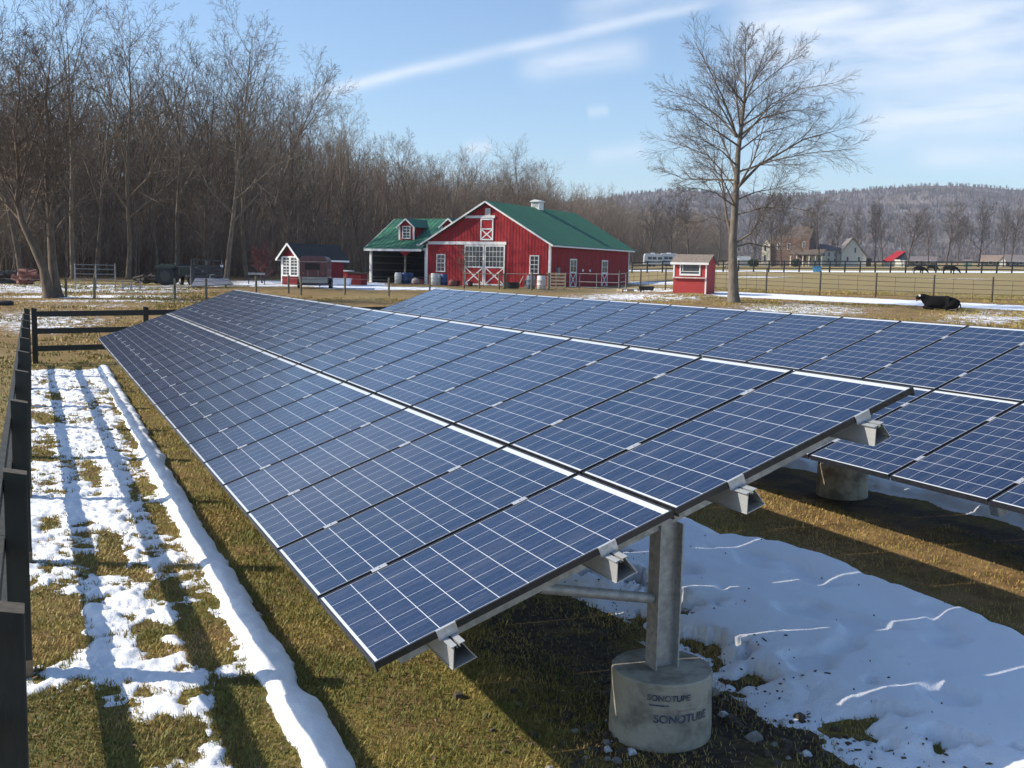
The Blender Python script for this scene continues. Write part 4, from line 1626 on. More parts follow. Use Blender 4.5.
# frame of the barn: local X runs along the gable from left to right (0 at the near right corner), Y into the barn
BD = 87.0
corner = spot(550, BD)
Xa = np.array([.886, -.465]); Xa /= np.linalg.norm(Xa)
wx = np.array([_rt[0]*Xa[0] + math.sin(YAW)*Xa[1], _rt[1]*Xa[0] + math.cos(YAW)*Xa[1]])
BROT = math.atan2(wx[1], wx[0])
barn = empty('barn', corner + np.array([0, 0, -.05]), BROT, 'red gabled barn with green metal roof and an open bay on its left', 'barn')
GW, LW, EV, RG = 12.3, 18.0, 3.75, 7.25
bw = MB()
# gable wall, long walls
bw.prism([(-GW, -.6), (0, -.6), (0, EV), (-GW/2, RG-.12), (-GW, EV)], 'y', 0, .18)
bw.prism([(-GW, -.6), (0, -.6), (0, EV), (-GW/2, RG-.12), (-GW, EV)], 'y', LW-.18, LW)
bw.box(-.18, 0, .18, LW-.18, -.6, EV)
bw.box(-GW, -GW+.18, .18, LW-.18, -.6, EV)
wall = bw.build('wall', RED, barn)
bt = MB()
for i in range(1, 41):
    x = -GW + i*.30
    ztop = min(EV + (RG-.12-EV)*(x+GW)/(GW/2), EV + (RG-.12-EV)*(-x)/(GW/2)) - .18
    if x < -.2:
        bt.box(x-.02, x+.02, -.018, -.002, -.3, ztop)
for i in range(1, 60):
    y = i*.30
    bt.box(.002, .018, y-.02, y+.02, -.3, EV-.06)
bt.build('battens', mat('barn_red_seam', (.20, .014, .018), .6), wall)
# roofs: two slabs with an overhang, ribs and rake trim
OH = .42
sl_ = (RG-EV)/(GW/2)


def roof_pair(parent, xl, xr, xm, ze, zr, y0, y1, matr, oh, rib=.0, thick=.09, ribs=True):
    s = (zr-ze)/(xm-xl)
    m = MB()
    m.quad_slab((xl-oh, y0, ze-oh*s), (xm, y0, zr), (xm, y1, zr), (xl-oh, y1, ze-oh*s), -thick)
    m.quad_slab((xm, y0, zr), (xr+oh, y0, ze-oh*s), (xr+oh, y1, ze-oh*s), (xm, y1, zr), -thick)
    if ribs:
        y = y0+.25
        while y < y1:
            for xa, xb in ((xl-oh, xm), (xm, xr+oh)):
                za, zb = (ze-oh*s, zr) if xb == xm else (zr, ze-oh*s)
                m.beam((xa, y, za+thick*1.13+.01), (xb, y, zb+thick*1.13+.01), .035, .03, up=(0, 0, 1))
            y += .46
    return m.build('roof', matr, parent)


roof_pair(barn, -GW, 0, -GW/2, EV+.02, RG, -OH, LW+OH, GREENR, OH)
tr_ = MB()
e_ = OH
for sgn in (-1, 1):
    xe = -GW-e_ if sgn < 0 else e_
    ze = EV - e_*sl_
    tr_.beam((xe, -OH-.025, ze+.02), (-GW/2, -OH-.025, RG), .03, .14, up=(0, 0, 1))
tr_.box(e_-.0, e_+.03, -OH+.0, LW+OH, EV-e_*sl_-.05, EV-e_*sl_+.07)
tr_.box(-GW-e_-.03, -GW-e_, -OH, -.9, EV-e_*sl_-.12, EV-e_*sl_+.07)
tr_.build('trim', WHITE, barn)
cb = MB()
cb.box(-.16, .025, -.025, -.001, -.4, EV-.1)
cb.box(.001, .025, 0, .16, -.4, EV-.1)
cb.box(.001, .025, LW-.16, LW, -.4, EV-.1)
cb.box(-GW-.02, -GW+.16, -.03, -.003, -.4, EV-.1)
# belt board over the left part and the door track
cb.box(-GW+.16, -4.2, -.06, -.004, EV-.16, EV+.10)
cb.build('corner_board', WHITE, barn)
RGX = lambda px: None


def gable_x(px):
    best, bx = 1e9, 0
    for x in np.arange(-GW-8, .5, .02):
        p = np.array(corner) + np.array([math.cos(BROT)*x, math.sin(BROT)*x, 1.5])
        q = project(p)[0]
        if abs(q-px) < best:
            best, bx = abs(q-px), x
    return bx


dl, dm, dr = gable_x(464.5), gable_x(484.5), gable_x(505)
xdoor(barn, dl, dm-.03, .10, EV-.20, -.02, muntins=(5, 4), name='sliding_door')
xdoor(barn, dm+.03, dr, .10, EV-.20, -.02, muntins=(5, 4), name='sliding_door')
window(barn, wall, gable_x(437.5), gable_x(444.5), 1.25, 2.65, 0)
window(barn, wall, gable_x(530.5), gable_x(538), 1.25, 2.65, 0)
ll, lr = gable_x(480), gable_x(493)
xdoor(barn, ll, lr, EV+.22, EV+2.08, -.02, split=.52, glazed=False, name='loft_door')
MB().box(gable_x(464.5), lr+.15, -.10, -.065, EV+2.12, EV+2.34).build('door_track', WHITE, barn)
gv_ = MB()
vx0, vx1 = gable_x(484.4), gable_x(489.4)
gv_.box(vx0, vx1, -.05, -.004, RG-1.25, RG-.55)
vt = gv_.build('gable_vent', WHITE, barn)
lv = MB()
for i in range(6):
    lv.box(vx0+.06, vx1-.06, -.062, -.0505, RG-1.19+i*.10, RG-1.14+i*.10)
lv.build('louvre', mat('grey_louvre', (.42, .41, .40), .7), vt)
# doors in the long wall
for y0 in (3.9, 11.0):
    xdoor(barn, y0, y0+1.45, .05, 2.55, 0, axis='y', out=1, split=.52, glazed=True, panel=RED, name='side_door', muntins=(2, 2))
MB().box(.004, .20, 1.15, 1.6, .95, 1.75).build('meter_box', mat('grey_box', (.22, .22, .23), .6), barn)
for y0 in (6.6, 8.2):
    MB().box(.004, .03, y0, y0+.35, 1.45, 1.65).build('wall_sign', WHITE, barn)
cu_ = MB()
cy0 = 9.2
cu_.box(-GW/2-.42, -GW/2+.42, cy0, cy0+.95, RG-.5, RG+.62)
cup = cu_.build('cupola', WHITE, barn)
cc = MB()
cc.prism([(-GW/2-.55, RG+.622), (-GW/2+.55, RG+.622), (-GW/2+.40, RG+.72), (-GW/2, RG+.84), (-GW/2-.40, RG+.72)], 'y', cy0-.14, cy0+1.09)
cc.build('cupola_roof', WHITE, cup)
cl_ = MB()
for i in range(5):
    cl_.box(-GW/2-.30, -GW/2+.30, cy0-.014, cy0-.003, RG+.15+i*.085, RG+.20+i*.085)
cl_.build('louvre', MATS['grey_louvre'], cup)
# open bay on the left
WGW = 6.4
x0w = -GW-WGW
WE, WR, WD = 3.35, 6.05, 9.2
wy = .35                                                   # its front stands a little back
ow = MB()
ow.prism([(wy, -.5), (wy+WD, -.5), (wy+WD, WE), (wy+WD/2, WR-.1), (wy, WE)], 'x', x0w, x0w+.15)
ow.box(x0w+.15, -GW-.01, wy+WD-.15, wy+WD, -.5, WE)
ow.build('bay_wall', RED, barn)
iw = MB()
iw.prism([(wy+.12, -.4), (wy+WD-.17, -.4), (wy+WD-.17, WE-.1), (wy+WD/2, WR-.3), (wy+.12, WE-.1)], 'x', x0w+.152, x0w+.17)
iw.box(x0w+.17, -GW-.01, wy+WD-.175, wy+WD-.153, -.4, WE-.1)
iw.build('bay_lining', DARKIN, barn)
gr = MB()
for z in (.5, 1.15, 1.8, 2.45):
    gr.box(x0w+.172, x0w+.22, wy+.2, wy+WD-.2, z, z+.13)
    gr.box(x0w+.25, -GW-.05, wy+WD-.23, wy+WD-.178, z, z+.13)
gr.build('girts', GIRT, barn)
wr = MB()
rs_ = (WR-WE)/(WD/2)
wo_ = .45
xa_, xb_ = x0w-.35, -GW/2-1.4
# front plane runs to the right under the main roof; the rear plane mirrors it
wr.quad_slab((xa_, wy-wo_, WE-wo_*rs_), (-GW-.47, wy-wo_, WE-wo_*rs_), (-GW-.47, wy+WD/2, WR), (xa_, wy+WD/2, WR), -.08)
wr.quad_slab((-GW-.47, wy+1.2, WE+1.2*rs_), (-GW+2.2, wy+WD/2-.2, WR-.2*rs_), (-GW+2.2, wy+WD/2, WR), (-GW-.47, wy+WD/2, WR), -.08)
wr.quad_slab((xa_, wy+WD/2, WR), (-GW+2.2, wy+WD/2, WR), (-GW-.2, wy+WD+wo_, WE-wo_*rs_), (xa_, wy+WD+wo_, WE-wo_*rs_), -.08)
x = xa_+.3
while x < -GW-.5:
    wr.beam((x, wy-wo_, WE-wo_*rs_+.10), (x, wy+WD/2, WR+.10), .035, .03)
    x += .46
wr.build('bay_roof', GREENR, barn)
wt = MB()
wt.box(xa_, -GW-.46, wy-wo_-.03, wy-wo_-.001, WE-wo_*rs_-.14, WE-wo_*rs_+.08)
wt.beam((xa_-.018, wy-wo_, WE-wo_*rs_-.02), (xa_-.018, wy+WD/2, WR-.02), .03, .2)
wt.box(x0w+.02, -GW-.02, wy-.04, wy+.08, WE-.32, WE-.08)
wt.build('trim', WHITE, barn)
MB().box(x0w-.02, x0w+.22, wy-.06, wy+.10, -.4, WE-.32).build('post', WHITE, barn)
MB().box(-GW-.30, -GW-.08, wy-.16, wy+.0, -.4, WE-.32).build('post', WHITE, barn)
xc = gable_x(402.5)
cp = MB().box(xc-.08, xc+.08, wy+.02, wy+.18, -.4, WE-.75)
cpo = cp.build('post', GIRT, barn)
MB().prism([(xc-.75, WE-.33), (xc+.75, WE-.33), (xc+.12, WE-.80), (xc-.12, WE-.80)], 'y', wy-.02, wy+.06).build('bracket', RED, cpo)
# dormers
for i, pxd in enumerate((398.3, 441.0)):
    xd = gable_x(pxd)
    dw = .78
    yb = wy + .95
    zb = WE + (yb-wy)*rs_ + .06
    zt, zp = zb+1.32, zb+1.95
    ye = wy + (zt-WE)/rs_
    yp = wy + (zp-WE)/rs_
    dmb = MB()
    dmb.prism([(xd-dw, zb), (xd+dw, zb), (xd+dw, zt), (xd, zp-.06), (xd-dw, zt)], 'y', yb, yb+.12)
    for sx in (-1, 1):
        dmb.prism([(yb+.12, zb+.12*rs_), (ye, zt), (yb+.12, zt)], 'x', xd+sx*dw-.05, xd+sx*dw+.05)
    dmr = dmb.build('dormer', RED, barn)
    drf = MB()
    s_d = (zp-zt)/dw
    for sx in (-1, 1):
        xo = xd+sx*(dw+.22)
        zo = zt-.22*s_d
        A = (xo, yb-.22, zo); B_ = (xd, yb-.22, zp); C_ = (xd, yp, zp); D_ = (xo, wy+(zo-WE)/rs_, zo)
        if sx < 0:
            drf.quad_slab(A, B_, C_, D_, -.06)
        else:
            drf.quad_slab(B_, A, D_, C_, -.06)
    drf.build('dormer_roof', GREENR, dmr)
    dt = MB()
    for sx in (-1, 1):
        dt.beam((xd+sx*(dw+.22), yb-.235, zt-.22*s_d-.02), (xd, yb-.235, zp-.02), .03, .13)
        dt.box(xd+sx*dw-.09, xd+sx*dw+.09, yb-.02, yb-.002, zb+.05, zt-.02)
    dt.build('trim', WHITE, dmr)
    window(dmr, dmr, xd-.36, xd+.36, zb+.22, zb+1.22, yb, frame_t=.08)

# ------------------------------------------------------------------ small red shed with white windows
def gable_shed(name, pos, rz, w, l, ev, rg, wallm, roofm, label, cat, oh=.3):
    """local: gable in the X direction facing -Y, w wide, l deep, front wall at y=0, centred on x=0"""
    o = empty(name, pos, rz, label, cat)
    m = MB()
    t = .08
    m.prism([(-w/2, -.3), (w/2, -.3), (w/2, ev), (0, rg-.06), (-w/2, ev)], 'y', 0, t)
    m.prism([(-w/2, -.3), (w/2, -.3), (w/2, ev), (0, rg-.06), (-w/2, ev)], 'y', l-t, l)
    m.box(-w/2, -w/2+t, t, l-t, -.3, ev)
    m.box(w/2-t, w/2, t, l-t, -.3, ev)
    wl = m.build('wall', wallm, o)
    roof_pair(o, -w/2, w/2, 0, ev+.02, rg, -oh, l+oh, roofm, oh, ribs=False, thick=.06)
    s = (rg-ev)/(w/2)
    tm = MB()
    for sx in (-1, 1):
        tm.beam((sx*(w/2+oh), -oh-.018, ev-oh*s-.01), (0, -oh-.018, rg-.01), .025, .14)
        tm.box(sx*(w/2+oh)-.012+sx*.014, sx*(w/2+oh)+.012+sx*.014, -oh, l+oh, ev-oh*s-.07, ev-oh*s+.06)
        tm.box(sx*w/2-.06, sx*w/2+.06, -.022, -.002, -.2, ev-.05)
    tm.build('trim', WHITE, o)
    return o, wl


SHINGLE = mat('dark_shingles', (.048, .046, .043), .9, (.03, .029, .028), 9, bump=.3)
SHINGLE_TAN = mat('tan_shingles', (.25, .205, .165), .9, (.16, .13, .105), 8, bump=.35, contrast=(.3, .7))
sp_ = spot(296, 75)
sh_rot = facing(296, 0) - R(-40) - R(75)
sh, shw = gable_shed('garden_shed', spot(290.5, 74.5), BROT - R(12), 2.0, 4.1, 2.05, 2.95, RED2, SHINGLE,
                     'small dark red shed with two white framed windows in its gable', 'shed')
for a in (-.80, .10):
    window(sh, shw, a, a+.70, .72, 1.95, 0, cols=2, rows=3, frame_t=.10)
MB().box(.15, .75, .3, .95, .002, .10).build('threshold', DARKIN, sh)

# ------------------------------------------------------------------ red stand with a hatch (feed booth)
st = empty('red_stand', spot(690, 62), facing(690, R(-18)), 'small red stand with a white framed serving hatch and tan shingled roof', 'stand')
sw, sd_, sh1, sh2 = 2.05, 1.75, 1.85, 2.28
m = MB()
m.box(-sw/2, sw/2, 0, .07, -.3, .92)
m.box(-sw/2, sw/2, .0, .07, .925, sh1)
m.prism([(0.07, -.3), (sd_, -.3), (sd_, sh1), (sd_/2, sh2-.05), (.07, sh1)], 'x', sw/2-.07, sw/2)
m.prism([(0.07, -.3), (sd_, -.3), (sd_, sh1), (sd_/2, sh2-.05), (.07, sh1)], 'x', -sw/2, -sw/2+.07)
m.box(-sw/2+.07, sw/2-.07, sd_-.07, sd_, -.3, sh1)
stw = m.build('wall', RED3, st)
m = MB()
o_ = .16
sls = (sh2-sh1)/(sd_/2)
m.quad_slab((-sw/2-o_, -o_, sh1-o_*sls), (sw/2+o_, -o_, sh1-o_*sls), (sw/2+o_, sd_/2, sh2), (-sw/2-o_, sd_/2, sh2), -.06)
m.quad_slab((-sw/2-o_, sd_/2, sh2), (sw/2+o_, sd_/2, sh2), (sw/2+o_, sd_+o_, sh1-o_*sls), (-sw/2-o_, sd_+o_, sh1-o_*sls), -.06)
m.build('roof', SHINGLE_TAN, st)
m = MB()
m.box(-sw/2-o_, sw/2+o_, -o_-.025, -o_-.001, sh1-o_*sls-.07, sh1-o_*sls+.065)
m.box(-sw/2-.02, -sw/2+.07, -.022, -.002, .97, sh1-.07)
m.box(sw/2-.07, sw/2+.02, -.022, -.002, -.05, sh1-.07)
m.build('trim', WHITE, st)
MB().box(-sw/2-.03, sw/2+.03, -.14, -.003, .885, .965).build('counter', mat('pale_red_shelf', (.66, .50, .46), .6), st)
m = MB()
hx0, hx1, hz0, hz1 = -.56, .58, 1.16, 1.74
for a in ((hx0-.08, hx1+.08, hz1, hz1+.08), (hx0-.08, hx1+.08, hz0-.11, hz0), (hx0-.08, hx0, hz0, hz1), (hx1, hx1+.08, hz0, hz1)):
    m.box(a[0], a[1], -.045, -.003, a[2], a[3])
hw_ = m.build('hatch', WHITE, st)
MB().box(hx0, hx1, -.018, -.004, hz0, hz1).build('pane', GLASSD, hw_)
m = MB()
m.box(hx0, hx1, -.032, -.019, hz0+.12, hz0+.15)
m.box(hx0+.10, hx0+.13, -.032, -.019, hz0+.15, hz1)
m.build('sash', WHITE, hw_)

# ------------------------------------------------------------------ horse trailer
tr = empty('horse_trailer', spot(313, 66), facing(313, R(-5)), 'maroon horse trailer with a rounded roof seen from behind, parked before the shed', 'trailer')
MAROON = mat('maroon_paint', (.125, .040, .050), .38, (.095, .032, .040), 3, coat=.3)
TGREY = mat('trailer_grey', (.42, .41, .39), .55, (.33, .32, .30), 4)
RUB = mat('tyre_rubber', (.018, .018, .018), .85, (.03, .03, .03), 12)
w = 1.75
prof = [(-w/2, .75), (-w/2, 1.72)] + [(-w/2+.30*(1-math.cos(t)), 1.72+.36*math.sin(t)) for t in np.linspace(0, math.pi/2, 6)][1:] + \
       [(w/2-.30*(1-math.cos(t)), 1.72+.36*math.sin(t)) for t in np.linspace(math.pi/2, 0, 6)] + [(w/2, .75)]
MB().prism(prof, 'y', 0, 4.0).build('body', MAROON, tr, bevel=.03)
MB().prism([(-w/2+.004, .36), (w/2-.004, .36), (w/2-.004, .748), (-w/2+.004, .748)], 'y', .004, 3.99).build('ramp', TGREY, tr, bevel=.01)
m = MB()
m.prism([(-w/2-.02, 1.70), (w/2+.02, 1.70), (w/2+.02, 1.735), (-w/2-.02, 1.735)], 'y', -.035, -.002)
m.build('trim', mat('pale_strip', (.55, .40, .40), .5), tr)
MB().prism([(-.50, 1.22), (.42, 1.22), (.42, 1.62), (-.50, 1.62)], 'y', -.02, -.003).build('rear_opening', mat('dark_opening', (.02, .014, .016), .6), tr, bevel=.008)
for sx in (-1, 1):
    MB().tube([(sx*.62, -.03, .98), (sx*.62, -.004, .98)], .055, 12).build('tail_light', mat('tail_light_red', (.45, .12, .10), .3), tr, smooth=True)
    MB().box(sx*.02+sx*.3-.012, sx*.02+sx*.3+.012, -.03, -.002, .78, 1.15).build('latch', TGREY, tr)
for yy in (1.3, 2.05):
    for sx in (-1, 1):
        wl_ = MB().tube([(sx*(w/2+.03), yy, .30), (sx*(w/2+.22), yy, .30)], .31, 20).build('wheel', RUB, tr, smooth=True)
        MB().tube([(sx*(w/2+.221), yy, .30), (sx*(w/2+.232), yy, .30)], .17, 16).build('rim', TGREY, wl_, smooth=True)
for sx in (-1, 1):
    MB().box(min(sx*(w/2+.01), sx*(w/2+.25)), max(sx*(w/2+.01), sx*(w/2+.25)), .85, 2.5, .64, .70).build('mudguard', MAROON, tr, bevel=.02)
m = MB()
m.beam((-.5, 4.0, .45), (0, 5.2, .45), .08, .1); m.beam((.5, 4.0, .45), (0, 5.2, .45), .08, .1)
m.tube([(0, 5.1, 0), (0, 5.1, .5)], .04, 8)
m.build('drawbar', mat('dark_steel', (.03, .03, .03), .6), tr)
m = MB(); m.box(-.8, .8, .02, .10, .26, .36)
m.build('bumper', MATS['dark_steel'], tr)

# ------------------------------------------------------------------ coop and tank beside the shed
co = empty('coop', spot(347.5, 79), facing(347, R(-30)), 'low dark red coop with a light red end, right of the small shed', 'coop')
MB().box(-.80, -.0, 0, .9, -.1, 1.0).build('front_panel', RED3, co)
MB().box(.003, 1.15, .02, 1.0, -.1, .85).build('wall', RED2, co)
MB().prism([(-.88, 1.0), (.04, 1.0), (.04, 1.06), (-.88, 1.1)], 'y', -.06, .96).build('roof', WHITE, co)
MB().prism([(.045, .86), (1.24, .86), (1.24, .90), (.045, .95)], 'y', -.03, 1.06).build('roof', SHINGLE, co)
ta = empty('water_tub', spot(339, 73.5), facing(339, R(-10)), 'long pale plastic tub lying between the trailer and the coop', 'tub')
m = MB(); m.prism([(-.70, 0), (.70, 0), (.78, .52), (-.78, .52)], 'y', 0, .75)
m.build('tub', mat('pale_plastic', (.62, .66, .74), .5, (.52, .55, .62), 4), ta, bevel=.04)
MB().prism([(-.82, .5), (.82, .5), (.82, .57), (-.82, .57)], 'y', -.04, .79).build('rim', MATS['pale_plastic'], ta, bevel=.02)

# ------------------------------------------------------------------ barrels and yard things
BW = mat('white_plastic_barrel', (.70, .69, .65), .5, (.58, .57, .53), 5)
BBL = mat('blue_plastic_barrel', (.035, .085, .22), .45, (.025, .06, .16), 5)
BGB = mat('grey_blue_barrel', (.16, .21, .28), .5, (.12, .16, .22), 5)


def barrel(px, d, material, label, s=1.0, lid=None):
    o = empty('barrel', spot(px, d), 0, label, 'barrel', 'yard barrels')
    m = MB()
    m.lathe([(.26, 0), (.29, .04), (.295, .28), (.307, .30), (.295, .32), (.295, .58), (.307, .60), (.295, .62), (.29, .86), (.26, .90)], 24)
    m.build('body', material, o, smooth=True)
    m = MB(); m.lathe([(.255, .901), (.262, .93), (.25, .93), (.24, .905), (0.001, .905)], 24, closed=False)
    m.build('rim', lid or material, o, smooth=True)
    o.scale = (s, s, s)
    return o


barrel(398.2, 92, BW, 'white barrel standing in the mouth of the open bay', 1.05)
barrel(405.5, 92.4, BBL, 'blue barrel touching the white one in the open bay', 1.05)
barrel(410.5, 93.0, BBL, 'second blue barrel in the open bay, farther from the white barrel', 1.05)
barrel(434.6, 86.0, BW, 'white barrel in front of the left barn window', 1.08)
barrel(439.2, 87.0, BW, 'white barrel half hidden between the white and blue barrels under the left barn window', 1.05)
barrel(444.2, 86.2, BBL, 'blue barrel in front of the left barn window', 1.05)
barrel(531, 80.0, BGB, 'grey blue barrel behind the fence post under the right barn window', 1.12)
barrel(541.5, 79.5, BW, 'whitish ribbed barrel beside the pallet pen under the right barn window', 1.12)

o = empty('feed_tub', spot(512, 79), 0, 'black rubber feed tub on the ground before the barn doors', 'tub')
m = MB(); m.lathe([(.46, 0), (.55, .06), (.60, .46), (.63, .47), (.63, .50), (.57, .50), (.52, .1), (.001, .08)], 26, closed=False)
m.build('bowl', mat('black_rubber', (.015, .015, .015), .6), o, smooth=True)
o = empty('water_trough', spot(647.5, 66), facing(647, R(8)), 'black low trough on legs beside the red stand', 'trough')
m = MB(); m.prism([(-.42, .14), (.42, .14), (.5, .40), (-.5, .40)], 'y', 0, .4)
m.build('basin', MATS['black_rubber'], o, bevel=.02)
for sx in (-.36, .36):
    MB().box(sx-.03, sx+.03, .05, .35, -.1, .139).build('leg', MATS['dark_steel'], o)
# old boards, pallets
OLDW = mat('weathered_board', (.36, .285, .19), .85, (.25, .195, .13), 6, bump=.2, contrast=(.3, .7))
o = empty('pallet_pen', spot(556, 78), facing(556, R(-12)), 'wooden slatted pallet stood upright at the near corner of the barn', 'pallet')
for sx in (-.62, 0.02, .66):
    MB().box(sx-.05, sx+.05, 0, .09, -.1, 1.28).build('upright', OLDW, o)
m = MB()
for k in range(5):
    m.box(-.72, .76, -.03, -.003, .12+k*.25, .12+k*.25+.15)
m.build('slats', OLDW, o)
o = empty('leaning_boards', spot(524, 80), facing(524, 0), 'pale planks propped together beside the black feed tub', 'planks')
m = MB(); m.beam((-.5, 0, 0), (-.05, .2, .95), .14, .03); m.build('board', OLDW, o)
m = MB(); m.beam((.45, 0, 0), (-.2, .25, .85), .14, .03); m.build('board', OLDW, o)
m = MB(); m.beam((.1, -.1, 0), (.15, .35, .7), .14, .03); m.build('board', OLDW, o)
o = empty('flat_pallet', spot(634, 70), facing(634, R(20)), 'grey pallet lying flat on the bare ground right of the barn', 'pallet')
m = MB()
for k in range(6):
    m.box(-.8, .8, k*.2, k*.2+.13, .15, .18)
m.build('slats', OLDW, o)
m = MB()
for sx in (-.75, 0, .75):
    m.box(sx-.05, sx+.05, 0, 1.13, 0, .148)
m.build('runners', OLDW, o)
for px, d, lb, cm in ((452.5, 85.5, 'reddish feed sack slumped beside the blue barrel', (.24, .07, .05)), (458, 86, 'dark red bucket by the barn wall', (.14, .03, .03)),
                      (421.5, 90, 'reddish bucket by the open bay post', (.30, .09, .07)), (415.5, 91, 'pale rounded sack near the open bay post', (.50, .42, .36)),
                      (470.5, 84, 'dark red bucket in front of the sliding doors', (.16, .03, .04))):
    o = empty('bucket' if 'bucket' in lb else 'sack', spot(px, d), 0, lb, 'bucket' if 'bucket' in lb else 'sack')
    mm = mat('yard_%s' % lb.split()[0] + lb.split()[1], cm, .7)
    m = MB()
    if 'bucket' in lb:
        m.lathe([(.17, 0), (.23, .40), (.25, .41), (.25, .44), (.21, .44), (.16, .04), (.001, .03)], 16, closed=False)
        m.build('pail', mm, o, smooth=True)
        m = MB(); m.tube([(.24*math.cos(t), 0, .42+.2*math.sin(t)) for t in np.linspace(0, math.pi, 9)], .008, 6)
        m.build('handle', MATS['dark_steel'], o)
    else:
        m.lathe([(.20, 0), (.33, .06), (.36, .25), (.28, .44), (.16, .52), (.10, .50), (.001, .49)], 16, closed=False)
        m.build('bag', mm, o, smooth=True)
        MB().tube([(0, 0, .49), (.02, 0, .58)], [.05, .09], 8).build('neck', mm, o)
rooted_tree('sapling', [(464, 287), (463.5, 275), (465, 262), (462, 250)], 77, .05, 3,
            dict(OPEN, levels=3, n=(9, 6, 4, 0), rmin=.010, t0=(.25, .2, .1), len=((.35, .6), (.4, .6), (.4, .6))),
            'small bare sapling before the barn sliding doors', BARK[1])

# ------------------------------------------------------------------ post and wire fences
POSTW = mat('fence_post_wood', (.205, .175, .12), .85, (.13, .115, .075), 7, bump=.25, contrast=(.3, .7))
WIRE = mat('fence_wire', (.14, .14, .14), .6, (.09, .09, .09), 6, metal=.3)
PIPE = mat('fence_pipe_dark', (.07, .066, .06), .6, (.045, .042, .04), 6)


def post_fence(name, pts, ph, pr, wires, wr_, label, cat='fence', pm=POSTW, wm_=WIRE, group=None, wname='wire', hts=None, drop=None):
    base = np.array(pts[0])
    o = empty(name, base, 0, label, cat, group)
    for i, p in enumerate(pts):
        h = hts[i] if hts else ph
        q = np.array(p)-base
        MB().tube([q-np.array([0, 0, .3]), q+np.array([0, 0, h])], [pr*1.05, pr], 8).build('post', pm, o, smooth=True)
    for z in wires:
        m = MB()
        for a, b in zip(pts[:-1], pts[1:]):
            a, b = np.array(a)-base, np.array(b)-base
            m.tube([a+np.array([0, 0, z]), b+np.array([0, 0, z])], wr_, 5, cap=False)
        m.build(wname, wm_, o)
    if drop:
        m = MB()
        for a, b in zip(pts[:-1], pts[1:]):
            a, b = np.array(a)-base, np.array(b)-base
            for t in drop:
                c = a*(1-t)+b*t
                m.tube([c+np.array([0, 0, wires[0]]), c+np.array([0, 0, wires[-1]])], wr_*.8, 5, cap=False)
        m.build('dropper', wm_, o)
    return o


post_fence('wire_fence', [spot(-40, 54), spot(-5, 54), spot(65.6, 53.5), spot(94, 53), spot(174.6, 54), spot(206, 54.5), spot(256, 58), spot(288.5, 60), spot(301, 58.5), spot(345, 60), spot(389, 59), spot(430, 66)],
           1.08, .062, (.3, .6, .92), .008, 'pale round wooden posts with thin wire running before the shed and trailer')
post_fence('barn_fence', [spot(464, 79), spot(479.5, 77.5), spot(499.3, 76.5), spot(504.5, 77.5)], 1.2, .075, (1.10,), .035,
           'weathered posts with one top rail before the sliding barn doors', wm_=POSTW, wname='rail')
post_fence('barn_fence', [spot(505.5, 77.6), spot(532, 75.5), spot(549, 76)], 1.28, .085, (1.15,), .03,
           'dark top rail on thick posts under the right barn window', wm_=PIPE, wname='rail', hts=[1.15, 1.32, 1.25])
post_fence('pipe_corral', [spot(566, 77), spot(580, 77), spot(597, 76), spot(619, 72), spot(626, 76)], 1.30, .022, (.25, .65, 1.25), .016,
           'thin grey pipe panels along the shaded side wall of the barn', pm=mat('grey_pipe', (.30, .30, .30), .5, metal=.4), wm_=MATS['grey_pipe'], wname='rail')
mesh_pts = [spot(px, d) for px, d in ((620, 71), (641, 70), (666, 68.5), (706, 67.5), (737, 66), (767, 65.5), (821, 64), (877, 63), (935, 62.5), (994, 62), (1054, 61.5), (1115, 61))]
post_fence('field_fence', mesh_pts, 1.52, .05, (.18, .46, .74, 1.02, 1.30), .013, 'brown wire field fence with thin posts behind the resting cow',
           pm=mat('rust_post', (.085, .06, .045), .8, (.06, .045, .035), 8), wm_=MATS['rust_post'], drop=(.33, .67))

# far board fence across the field
FD = [(px, 160-(px-640)*.012) for px in np.arange(632, 1080, 15.2)]
fpts = [tuple(spot(px, d)[:2]) for px, d in FD]
board_fence('board_fence', fpts, [1.75]*len(fpts), (.55, 1.12, 1.62), 'long dark board fence far across the tan field', DARKWOOD, post_w=.17, foot=False, rail_h=.16, rail_t=.05)

# pipe gate panels at the wood, left
o = empty('gate_panels', spot(75, 62), facing(92, 0), 'light grey pipe gate panels standing before the wood', 'gate')
gm = MATS['grey_pipe']
xs = [0, 1.15, 2.25]
for i, x in enumerate(xs):
    zt = (1.55, 1.5, 1.6)[i]
    MB().tube([(x, .1*i, -.2), (x, .1*i, zt)], .035, 8).build('post', gm, o, smooth=True)
for z in (.35, .65, .95, 1.25, 1.5):
    MB().tube([(0, 0, z), (1.15, .1, z), (2.25, .2, z)], .022, 6).build('rail', gm, o)
o = empty('sawhorse', spot(131, 62), facing(131, R(10)), 'low pale trestle bench standing on the snow by the gate panels', 'bench')
MB().box(-.62, .62, -.08, .08, .50, .55).build('top', gm, o)
for sx in (-.5, 0, .5):
    m = MB(); m.beam((sx, -.25, 0), (sx+.0, -.02, .5), .05, .05); m.beam((sx, .25, 0), (sx, .02, .5), .05, .05); m.build('leg', gm, o)
m = MB(); m.box(-.6, .6, -.18, -.15, .18, .22); m.build('stretcher', gm, o)

# ------------------------------------------------------------------ tractor, wagon, sheet, log heaps at the wood
DG = mat('old_green_paint', (.035, .06, .04), .6, (.05, .055, .045), 6)
DK = mat('dark_machine', (.035, .036, .036), .6, (.06, .06, .058), 8)
o = empty('tractor', spot(176, 70.5), facing(176, R(78)), 'dark old tractor parked at the edge of the wood', 'tractor')
